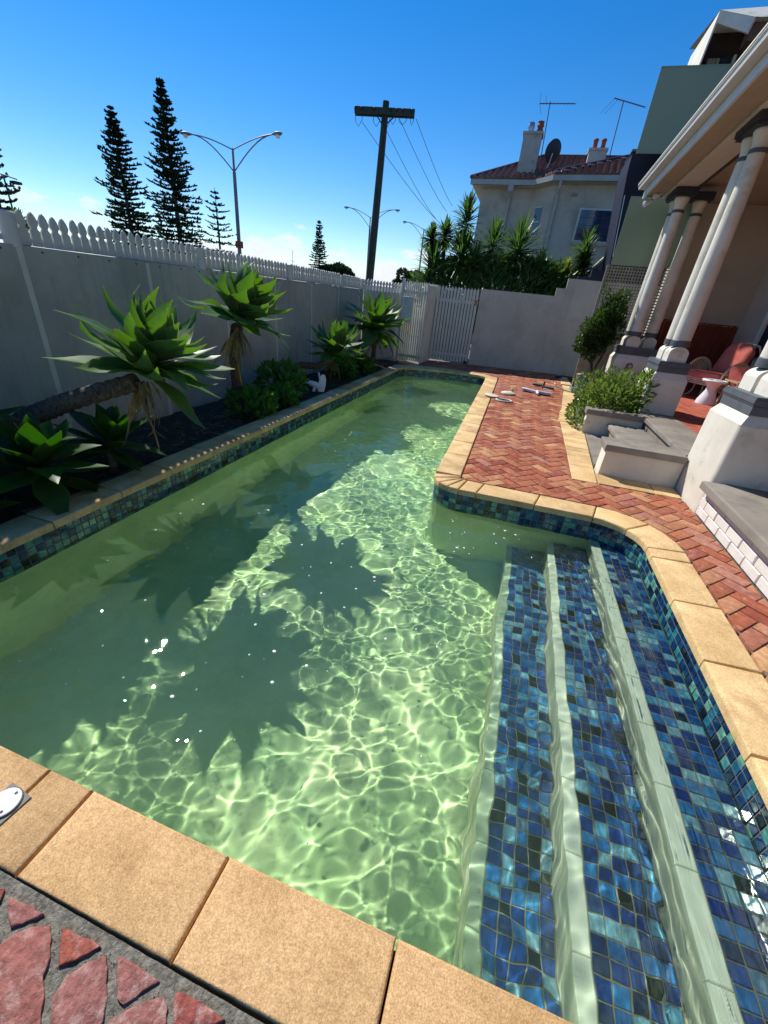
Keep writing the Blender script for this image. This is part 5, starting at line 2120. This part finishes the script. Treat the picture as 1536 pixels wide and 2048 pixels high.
# downpipes
for (x, y) in ((-1.68, 20.42), (.10, 19.58)):
    c = MB()
    c.tube([(x, y - .35, 5.72), (x, y - .30, 5.5), (x, y, 5.35), (x, y, 1.0)], .045, 8)
    obj('downpipe', c, M_gutter, nh, smooth=40)
c = MB()
c.box(-1.78, 20.05, 5.52, -1.58, 20.2, 5.72)
obj('rain_head', c, M_gutter, nh)
# windows
c = MB()
c.box(.98, 19.48, 3.93, 2.30, 19.56, 4.98)
wn = obj('window', c, M_picket, nh)
c = MB()
c.box(1.05, 19.45, 4.0, 2.23, 19.478, 4.92)
obj('pane', c, M_winglass, wn)
for k in range(1, 6):
    c = MB()
    c.box(1.05 + k * .197, 19.43, 4.0, 1.058 + k * .197, 19.449, 4.92)
    obj('glazing_bar', c, M_grey, wn)
for k in range(1, 4):
    c = MB()
    c.box(1.05, 19.43, 4.0 + k * .23, 2.23, 19.449, 4.008 + k * .23)
    obj('glazing_bar', c, M_grey, wn)
c = MB()
c.box(.95, 19.40, 3.86, 2.33, 19.6, 3.928)
obj('sill', c, M_houserender, wn)
c = MB()
a, b = Vector((-.60, 20.24)), Vector((-.34, 19.97))
nrm = Vector((b.y - a.y, -(b.x - a.x))).normalized()
c.add([(*(a + nrm * s_), z) for s_ in (-.02, .02) for z in (4.15, 5.03)] + [(*(b + nrm * s_), z) for s_ in (-.02, .02) for z in (4.15, 5.03)], [(2, 3, 7, 6), (0, 4, 5, 1), (1, 5, 7, 3), (0, 2, 6, 4)])
wn = obj('window', c, M_winglass, nh)
c = MB()
for z in (4.11, 4.56, 5.03):
    c.add([(*(a + nrm * s_), z + q_) for s_ in (.0, .035) for q_ in (0, .04)] + [(*(b + nrm * s_), z + q_) for s_ in (.0, .035) for q_ in (0, .04)], [(2, 3, 7, 6), (1, 5, 7, 3), (0, 2, 6, 4)])
obj('frame', c, M_picket, wn)
c = MB()
c.box(.58, 19.585, 5.32, .78, 19.64, 5.42)
obj('air_vent', c, M_timber, nh)

# aerials and dish on the roof
def aerial(base_, top, boom, label, n_el=11):
    t = thing('tv_aerial', label, 'aerial', base_, 'tv aerials on the neighbour roof')
    c = MB()
    c.tube([base_, top], .018, 6)
    obj('mast', c, M_alum, t)
    b0, b1 = Vector(boom[0]), Vector(boom[1])
    c = MB()
    c.tube([b0, b1], .016, 6)
    bo = obj('boom', c, M_alum, t)
    for k in range(n_el):
        p = b0.lerp(b1, k / (n_el - 1))
        c = MB()
        h_ = .10 + .02 * (k % 3)
        d = (b1 - b0).normalized().cross(Vector((0, 0, 1))).normalized() * h_
        c.tube([p - d, p + d], .006, 5)
        obj('element', c, M_alum, bo)
    return t


t = aerial((-.85, 22, 6.6), (-.96, 22, 8.68), ((-1.34, 21.9, 8.60), (-.02, 22.2, 8.68)), 'left television aerial above the tall chimney')
c = MB()
c.tube([(-1.36, 21.85, 8.9), (-1.33, 21.9, 8.6), (-1.22, 21.95, 8.3)], .006, 5)
c.tube([(-1.15, 21.85, 8.8), (-1.1, 21.9, 8.6)], .006, 5)
obj('dipole', c, M_alum, t)
t = aerial((1.72, 22.3, 6.8), (1.68, 22.3, 8.78), ((1.33, 22.2, 8.82), (2.50, 22.4, 8.62)), 'right television aerial beside the far chimney')
c = MB()
c.tube([(1.35, 22.2, 8.82), (.95, 22.1, 8.35)], .005, 5)
c.tube([(1.48, 22.2, 8.80), (1.12, 22.1, 8.35)], .005, 5)
obj('dipole', c, M_alum, t)
ds = thing('satellite_dish', 'dark oval satellite dish on the tiled roof beside the tall chimney', 'satellite dish', (-.5, 21.6, 6.7))
c = MB()
M4 = Matrix.Translation((-.43, 21.6, 7.10)) @ Vector((-.25, .9, .35)).normalized().to_track_quat('Z', 'Y').to_matrix().to_4x4() @ Matrix.Diagonal((1, 1.25, 1, 1))
c.lathe([(.02, .0), (.15, .015), (.25, .05), (.30, .085), (.30, .092), (.25, .06), (.15, .025), (.02, .01)], 0, 0, 24, M=M4)
obj('dish', c, M_darkgrey, ds, smooth=60)
c = MB()
c.tube([(-.45, 21.62, 7.05), (-.50, 21.65, 6.75), (-.55, 21.6, 6.55)], .022, 6)
obj('dish_arm', c, M_metal, ds)

# navy building part on the right, behind the glass
nv = thing('navy_building', 'dark navy rendered building between the neighbour house and the porch', 'building', (2.5, 13.6, 0))
c = MB()
pr = [(1.74, -.1), (4.6, -.1), (4.6, 4.96), (1.50, 4.96), (1.51, 4.60), (1.74, 2.62)]
c.extrude(pr, (0, 13.3, 0), (1, 0, 0), (0, 0, 1), (0, 1.4, 0))
obj('wall', c, M_navy, nv)
c = MB()
c.box(1.36, 13.29, 2.20, 1.745, 13.6, 2.60)
c.box(1.05, 13.30, 2.20, 1.359, 13.6, 2.42)
obj('stepped_parapet', c, M_navy, nv)
c = MB()
c.box(1.47, 13.25, 4.961, 4.6, 13.6, 5.0)
obj('coping_strip', c, M_grey, nv)
c = MB()
c.tube([(1.60, 13.28, 4.15), (1.74, 13.28, 2.9)], .012, 6)
obj('edge_trim', c, M_metal, nv)
bk = thing('roof_gable', 'small sunlit brown gable end seen past the navy building edge', 'roof', (1.6, 15, 2.5))
c = MB()
c.extrude([(1.42, 2.60), (1.75, 2.60), (1.75, 3.02)], (0, 14.6, 0), (1, 0, 0), (0, 0, 1), (0, .6, 0))
obj('gable', c, M_timber, bk)
c = MB()
c.extrude([(1.37, 2.62), (1.42, 2.60), (1.78, 3.04), (1.76, 3.10)], (0, 14.55, 0), (1, 0, 0), (0, 0, 1), (0, .7, 0))
obj('barge_board', c, M_white, bk)


# ------------------------------------------------------------------ yuccas beyond the end wall
def spike(mb, p, d, ln, wd, droop, r_):
    d = d.normalized()
    s = d.cross(Vector((0, 0, 1)))
    s = s.normalized() if s.length > .05 else Vector((1, 0, 0))
    q_ = p
    vs, at = [], []
    for i, (u, w_) in enumerate(((0, .6), (.35, 1.0), (.72, .75), (1, .04))):
        pos = p + d * (ln * u) + Vector((0, 0, -droop * ln * u * u))
        n_ = s * (wd * w_ / 2)
        vs += [pos - n_, pos + Vector((0, 0, -wd * .18 * w_)), pos + n_]
        at += [.5, .02, .5]
    fs = []
    for i in range(3):
        for k in range(2):
            fs.append((i * 3 + k, i * 3 + k + 1, (i + 1) * 3 + k + 1, (i + 1) * 3 + k))
    mb.add(vs, fs, attr=at)


def yucca(heads, base_, label, mat=None, seed=1, n_=230, long_=False, wd=.055, group='yuccas beyond the end wall'):
    r_ = random.Random(seed)
    t = thing('yucca', label, 'yucca', (base_[0], base_[1], 0), group)
    c = MB()
    for (hp, rad) in heads:
        mid = ((base_[0] + hp[0]) / 2 + .05, (base_[1] + hp[1]) / 2, hp[2] * .5)
        c.tube([(base_[0], base_[1], -.1), mid, (hp[0], hp[1], hp[2] - .25)], [.09, .08, .06], 8, bump=.1)
    obj('trunk', c, M_bark, t, smooth=60)
    for (hp, rad) in heads:
        c = MB()
        ext = rad * (1.1 if long_ else .35)
        for i in range(n_):
            az = r_.uniform(0, 2 * PI)
            k = r_.random()
            el = R(85 - 120 * (k ** 1.0) + r_.uniform(-10, 10)) if not long_ else R(80 - 115 * k + r_.uniform(-10, 10))
            d = Vector((math.cos(az) * math.cos(el), math.sin(az) * math.cos(el), math.sin(el)))
            p = Vector(hp) + Vector((0, 0, ext * (.4 - k)))
            spike(c, p, d, rad * r_.uniform(.62, .98), wd * r_.uniform(.8, 1.2), r_.uniform(.05, .42), r_)
        obj('leaf_head', c, mat or M_yucca, t)
    return t


yucca([((-2.32, 14.6, 3.68), .66)], (-2.35, 14.7), 'tallest dense yucca head at the corner of the neighbour house', seed=1, long_=True, n_=260)
yucca([((-2.89, 14.6, 3.30), .56)], (-2.8, 14.7), 'slender yucca head left of the tallest yucca', seed=2)
yucca([((-3.30, 14.6, 3.20), .50)], (-3.2, 14.6), 'leftmost high yucca head beside the far street lamp', seed=3)
yucca([((-3.08, 14.3, 2.35), 1.0)], (-3.1, 14.3), 'low wide yucca above the pier between the two gates', seed=4, n_=240, wd=.05)
yucca([((-2.25, 14.2, 2.72), 1.0), ((-1.85, 14.1, 2.5), .8)], (-2.1, 14.3), 'broad fresh green yucca above the slatted gate', seed=5, n_=230, wd=.052)
yucca([((-1.45, 14.8, 3.15), .9)], (-1.4, 14.9), 'bright yucca in front of the left downpipe', seed=6, n_=200, wd=.05)
yucca([((-.68, 14.2, 2.95), 1.12)], (-.7, 14.3), 'largest spiky yucca before the narrow house window', seed=7, n_=240, wd=.055)
yucca([((.08, 14.3, 2.40), .92)], (.05, 14.4), 'yucca low at the step in the white wall', seed=8, n_=220, wd=.05)
yucca([((1.16, 14.6, 3.05), .60), ((1.22, 14.6, 2.62), .58)], (1.2, 14.7), 'shaggy columnar yucca in front of the square window', seed=9, n_=330, long_=True, wd=.04)
yucca([((.75, 14.4, 2.55), .50), ((.50, 14.2, 2.35), .45), ((1.0, 14.3, 2.40), .4)], (.8, 14.4), 'yellow leaved bush at the foot of the columnar yucca', mat=M_yuccay, seed=10, n_=120, wd=.06, group=None)
und = thing('dark_hedge', 'dark shaded undergrowth below the yuccas behind the end wall', 'hedge', (-1, 14, 0))
leafy('foliage', und, M_yucca, (-1.0, 14.3, 1.8), (2.6, .5, 1.0), 6500, .22, 91, .8)
c = MB()
for k in range(20):
    x = -3 + k * .2
    c.tube([(x, 14.3, -.1), (x + .05, 14.3, 1.8)], .02, 5)
obj('stems', c, M_bark, und)


# ------------------------------------------------------------------ street: pole, lamps, pines
up_ = thing('utility_pole', 'tall dark timber power pole with a crossarm behind the fence', 'power pole', (-7.95, 22.6, 0))
c = MB()
c.tube([(-8.22, 22.55, -.1), (-8.08, 22.6, 3.2), (-7.95, 22.65, 7.0), (-7.89, 22.66, 8.98)], [.21, .19, .16, .14], 14)
obj('pole', c, M_pole, up_, smooth=50)
c = MB()
A3, B3 = Vector((-9.16, 22.22, 8.55)), Vector((-6.63, 22.95, 8.66))
d = (B3 - A3).normalized()
s_ = d.cross(Vector((0, 0, 1))).normalized()
for off, ln in ((-.16, 1), (.13, 1)):
    c.add([A3 + s_ * (off + a_) + Vector((0, 0, z_)) for a_ in (-.05, .05) for z_ in (-.11, .11)] + [B3 + s_ * (off + a_) + Vector((0, 0, z_)) for a_ in (-.05, .05) for z_ in (-.11, .11)],
          [(0, 1, 3, 2), (4, 6, 7, 5), (0, 4, 5, 1), (2, 3, 7, 6), (1, 5, 7, 3), (0, 2, 6, 4)])
ca = obj('crossarm', c, M_pole, up_)
c = MB()
c.tube([A3.lerp(B3, .36) + Vector((0, 0, -.1)), Vector((-7.93, 22.65, 8.15))], .025, 6)
c.tube([A3.lerp(B3, .68) + Vector((0, 0, -.1)), Vector((-7.93, 22.65, 8.15))], .025, 6)
obj('brace', c, M_pole, ca)
for k, f_ in enumerate((.03, .14, .35, .62, .72, .82, .97)):
    p = A3.lerp(B3, f_) + Vector((0, -.2, -.02))
    c = MB()
    c.lathe([(.03, 0), (.045, .03), (.03, .06), (.045, .09), (.02, .12)], p.x, p.y, 10, M=Matrix.Translation((0, 0, p.z)))
    obj('insulator', c, M_dark, ca)
c = MB()
for (f0, f1, dep, of_) in ((.03, .14, .42, 0), (.33, .44, .40, 0), (.50, .60, .5, 0), (.62, .70, .3, 0), (.76, .88, .3, 0), (.95, 1.0, .3, 0)):
    a, b = A3.lerp(B3, f0) + Vector((0, -.1, -.12)), A3.lerp(B3, f1) + Vector((0, -.1, -.12))
    c.tube([a, a + Vector((.0, 0, -dep * .6)), (a + b) / 2 + Vector((0, 0, -dep)), b + Vector((0, 0, -dep * .5)), b], .012, 5)
obj('jumper_cables', c, M_wire, ca)
GL = 'overhead lines from the power pole'
ends = [((-8.82, 22.32, 8.19), (-14.57, 68.5, 11.31), 'leftmost overhead cable from the crossarm, passing behind the pole'),
        ((-7.99, 22.63, 8.28), (-15.19, 68.3, 11.73), 'second overhead cable leaving beside the pole'),
        ((-7.27, 22.87, 8.45), (-13.9, 68.6, 12.74), 'third overhead cable from the right half of the crossarm'),
        ((-6.55, 23.0, 8.50), (-13.17, 68.75, 13.36), 'rightmost overhead cable from the end of the crossarm')]
for a, b, lb in ends:
    pts = []
    for k in range(15):
        u = k / 14
        p = Vector(a).lerp(Vector(b), u)
        p.z -= 1.1 * 4 * u * (1 - u) * .25
        pts.append(p)
    c = MB()
    c.tube(pts, [.012 + .018 * k / 14 for k in range(15)], 5)
    tag(obj('overhead_cable', c, M_wire, origin=a), lb, 'power line', GL)


def street_lamp(base_, H, left, right, label, hs=1.0):
    t = thing('street_lamp', label, 'street lamp', base_, 'double armed street lamps')
    b = Vector(base_)
    j = b + Vector((0, 0, H - .9 * hs))
    c = MB()
    c.tube([b + Vector((0, 0, -.1)), b + Vector((0, 0, H * .55)), j], [.11 * hs, .095 * hs, .08 * hs], 12)
    c.tube([j, b + Vector((0, 0, H))], [.055 * hs, .05 * hs], 10)
    obj('column', c, M_lampgrey, t, smooth=50)
    for e in (left, right):
        e = Vector(e)
        top = b + Vector((0, 0, H))
        for (st_, mid_z, rr) in ((j, .35, .028), (top - Vector((0, 0, .05)), .62, .024)):
            pts = []
            for k in range(9):
                u = k / 8
                p = st_.lerp(e, u)
                p.z = st_.z + (e.z - st_.z) * math.sin(u * PI / 2)
                pts.append(p)
            c = MB()
            c.tube(pts, rr * hs, 6)
            obj('arm', c, M_lampgrey, t, smooth=50)
        dr = Vector((e.x - b.x, e.y - b.y, 0)).normalized()
        M4 = Matrix.Translation(e) @ dr.to_track_quat('X', 'Z').to_matrix().to_4x4()
        c = MB()
        prof = [(-.05, .03), (.05, .06), (.2, .09), (.38, .085), (.5, .04)]
        vs, fs = [], []
        nn = 10
        for (x_, r_) in prof:
            for k in range(nn):
                a = 2 * PI * k / nn
                vs.append(tuple(M4 @ Vector((x_ * hs, r_ * 1.3 * hs * math.cos(a), r_ * hs * math.sin(a) * .9))))
        for i in range(len(prof) - 1):
            for k in range(nn):
                fs.append((i * nn + k, i * nn + (k + 1) % nn, (i + 1) * nn + (k + 1) % nn, (i + 1) * nn + k))
        fs += [tuple(range(nn)), tuple((len(prof) - 1) * nn + k for k in range(nn))]
        c.add(vs, fs)
        hd = obj('lamp_head', c, M_lampgrey, t, smooth=50)
        c = MB()
        c.lathe([(.03, -.17), (.09, -.14), (.115, -.07), (.11, -.05)], 0, 0, 12, M=M4 @ Matrix.Translation((.27 * hs, 0, 0)) @ Matrix.Scale(hs, 4))
        obj('lens', c, M_whiteplastic, hd, smooth=60)
    return t


sl1 = street_lamp((-15.35, 21.95, 0), 7.15, (-17.2, 21.35, 7.5), (-12.7, 21.3, 7.5), 'nearest double street lamp between the tall pines and the power pole')
c = MB()
c.box(-15.32, 21.6, 3.05, -15.0, 21.8, 3.35)
obj('signal_box', c, varied('rust_red', (.18, .04, .03), (.25, .06, .04), 9), sl1)
street_lamp((-17.2, 46.95, 0), 8.4, (-19.2, 46.1, 8.95), (-14.9, 47.7, 9.2), 'far double street lamp showing on both sides of the power pole')
street_lamp((-13.1, 53.4, 0), 8.5, (-15.0, 52.9, 9.0), (-11.0, 53.9, 8.85), 'farthest double street lamp left of the yuccas')


def pine(base_, H, rmax, label, seed, whorls=34, sparse=False, top_frac=.0, z0=2.5, dens=1.0):
    r_ = random.Random(seed)
    t = thing('norfolk_pine', label, 'pine tree', base_, 'norfolk pines along the shore')
    b = Vector(base_)
    c = MB()
    c.tube([b, b + Vector((.05, 0, H * .5)), b + Vector((0, 0, H))], [.26 * H / 16, .17 * H / 16, .02], 8)
    obj('trunk', c, M_bark, t, smooth=60)
    c = MB()
    for wv_ in range(whorls):
        u = max(0.0, (wv_ + r_.uniform(-.2, .2)) / whorls)
        z = z0 + (H - z0) * (u ** .92)
        k = (z / H)
        rad = rmax * 1.25 * max(0, 1 - k) ** .78 * (1.0 if not sparse else .95) * r_.uniform(.72, 1.12) + .05
        if k < .3:
            rad *= .8 + k * .66
        nbr = 6 if not sparse else 5
        for i in range(nbr):
            az = 2 * PI * i / nbr + wv_ * .7 + r_.uniform(-.25, .25)
            rr = rad * r_.uniform(.6, 1.15)
            if r_.random() < .08:
                continue
            d = Vector((math.cos(az), math.sin(az), 0))
            p0 = b + Vector((0, 0, z))
            m_ = 5
            prev = None
            for s in range(1, m_ + 1):
                v = s / m_
                lift = (.10 + .25 * v) * v * rr * (.9 if k > .5 else .35)
                p = p0 + d * rr * v + Vector((0, 0, lift - .12 * rr * v))
                if prev is not None or True:
                    q0 = prev if prev is not None else p0
                    # foxtail branchlets: short tapering tufts around the branch
                    nb2 = max(2, int(4 * dens * (1.0 if v > .3 else .5)))
                    for _ in range(nb2):
                        sdv = Vector((r_.uniform(-1, 1), r_.uniform(-1, 1), r_.uniform(.0, 1.0)))
                        sdv = (sdv + d * .9).normalized()
                        ln = .42 * r_.uniform(.6, 1.2) * (.5 + .5 * rr / rmax) * (H / 16) ** .5
                        o_ = q0.lerp(p, r_.random())
                        side = sdv.cross(Vector((0, 0, 1)))
                        side = side.normalized() * (.115 * (H / 16) ** .5)
                        upn = Vector((0, 0, .07))
                        e_ = o_ + sdv * ln
                        c.add([o_ - side * .5, o_ + side * .5, e_ + side * .2, e_ - side * .2, o_ + upn, o_ - upn, e_ - upn * .2, e_ + upn * .4, o_.lerp(e_, .55) + side, o_.lerp(e_, .55) - side],
                              [(0, 1, 8, 9), (9, 8, 2, 3), (4, 5, 6, 7)], attr=[.1] * 10)
                prev = p
            # the woody branch itself
            c.tube([p0, p0 + d * rr * .5 + Vector((0, 0, .02 * rr)), prev], [.03, .022, .01], 4)
    obj('crown', c, M_pine, t)
    return t


pine((-42.9, 42.0, 0), 15.4, 3.3, 'tall dark norfolk pine, the left of the two beside the street lamp', 101, 40, dens=2.1)
pine((-39.4, 45.2, 0), 18.4, 3.6, 'tallest dark norfolk pine, just left of the nearest street lamp', 102, 44, dens=2.0)
pine((-36.2, 47.9, 0), 10.5, 3.1, 'young open norfolk pine with tiered branches behind the lamp column', 103, 12, sparse=True, z0=3.2)
pine((-39.4, 80.9, 0), 12.6, 2.3, 'small distant norfolk pine left of the power pole', 104, 30, dens=1.8)
pine((-33.1, 22.45, 0), 9.0, 2.0, 'open tiered norfolk pine cut by the left edge of the picture', 105, 14, sparse=True, z0=3.2)

fl_ = thing('floodlight_mast', 'slim floodlight mast behind the fence at the left edge', 'light mast', (-32.75, 22.98, 0))
c = MB()
c.tube([(-32.6, 23.2, 0), (-32.75, 22.98, 4.3), (-32.75, 22.98, 6.0)], .05, 6)
obj('mast', c, M_lampgrey, fl_)
c = MB()
c.tube([(-33.1, 22.5, 6.12), (-32.35, 23.5, 5.9)], .04, 6)
obj('crossbar', c, M_lampgrey, fl_)
for (x, y, z) in ((-33.05, 22.6, 5.85), (-32.42, 23.4, 5.72)):
    c = MB()
    c.box(x - .22, y - .22, z - .08, x + .22, y + .22, z + .06)
    obj('lamp_head', c, M_dark, fl_)

fp = thing('coast_palm', 'spiky low palm top behind the first fence post', 'palm', (-19.2, 13.6, 0))
c = MB()
r_ = random.Random(9)
for i in range(130):
    az, el = r_.uniform(0, 2 * PI), R(r_.uniform(-30, 75))
    dd = Vector((math.cos(az) * math.cos(el), math.sin(az) * math.cos(el), math.sin(el)))
    spike(c, Vector((-19.2, 13.6, 2.75)), dd, r_.uniform(.5, .85), .07, .35, r_)
obj('fronds', c, M_yucca, fp)
c = MB()
c.tube([(-19.2, 13.6, 0), (-19.2, 13.6, 2.75)], [.16, .14], 8)
obj('trunk', c, M_bark, fp)

b1 = thing('far_bush', 'rounded dark bush beside the small distant pine', 'bush', (-36.5, 82.3, 0), 'far bushes beyond the fence')
leafy('foliage', b1, M_pine, (-36.3, 82.4, 4.4), (3.0, 2.0, 1.5), 2600, .5, 111, 1.4)
leafy('foliage', b1, M_pine, (-34.6, 83.0, 3.9), (1.6, 1.5, 1.1), 900, .5, 112, 1.4)
leafy('foliage', b1, M_pine, (-38.3, 81.8, 4.0), (1.8, 1.5, 1.5), 900, .5, 113, 1.4)
c = MB()
c.tube([(-36.5, 82.3, 0), (-36.4, 82.3, 3.6)], [.3, .2], 7)
obj('trunk', c, M_bark, b1)
b2 = thing('far_bush', 'loose distant tree crown between the gate screen and the yuccas', 'bush', (-15.5, 58, 0), 'far bushes beyond the fence')
for i, (x, z, rr) in enumerate(((-16.3, 4.0, .75), (-15.2, 3.6, .8), (-14.4, 3.9, .7), (-13.6, 3.2, .7), (-17.0, 3.0, .5))):
    leafy('foliage', b2, M_pine, (x, 58, z), (rr, rr, rr), 420, .35, 120 + i, 1.3)
c = MB()
c.tube([(-15.4, 58, 0), (-15.2, 58, 2.2), (-16.2, 58, 3.6)], [.25, .2, .1], 7)
c.tube([(-15.2, 58, 2.2), (-14.2, 58, 3.5)], [.16, .08], 7)
obj('trunk', c, M_bark, b2)
mm = thing('distant_mast', 'thin pale mast far off left of the small pine', 'mast', (-42.5, 78, 0))
c = MB()
c.tube([(-43.6, 78.5, 0), (-43.6, 78.5, 7.4)], .05, 5)
obj('mast', c, M_whiteplastic, mm)
c = MB()
c.tube([(-44.1, 78.3, 5.8), (-43.1, 78.7, 5.6)], .04, 5)
obj('spreader', c, M_whiteplastic, mm)
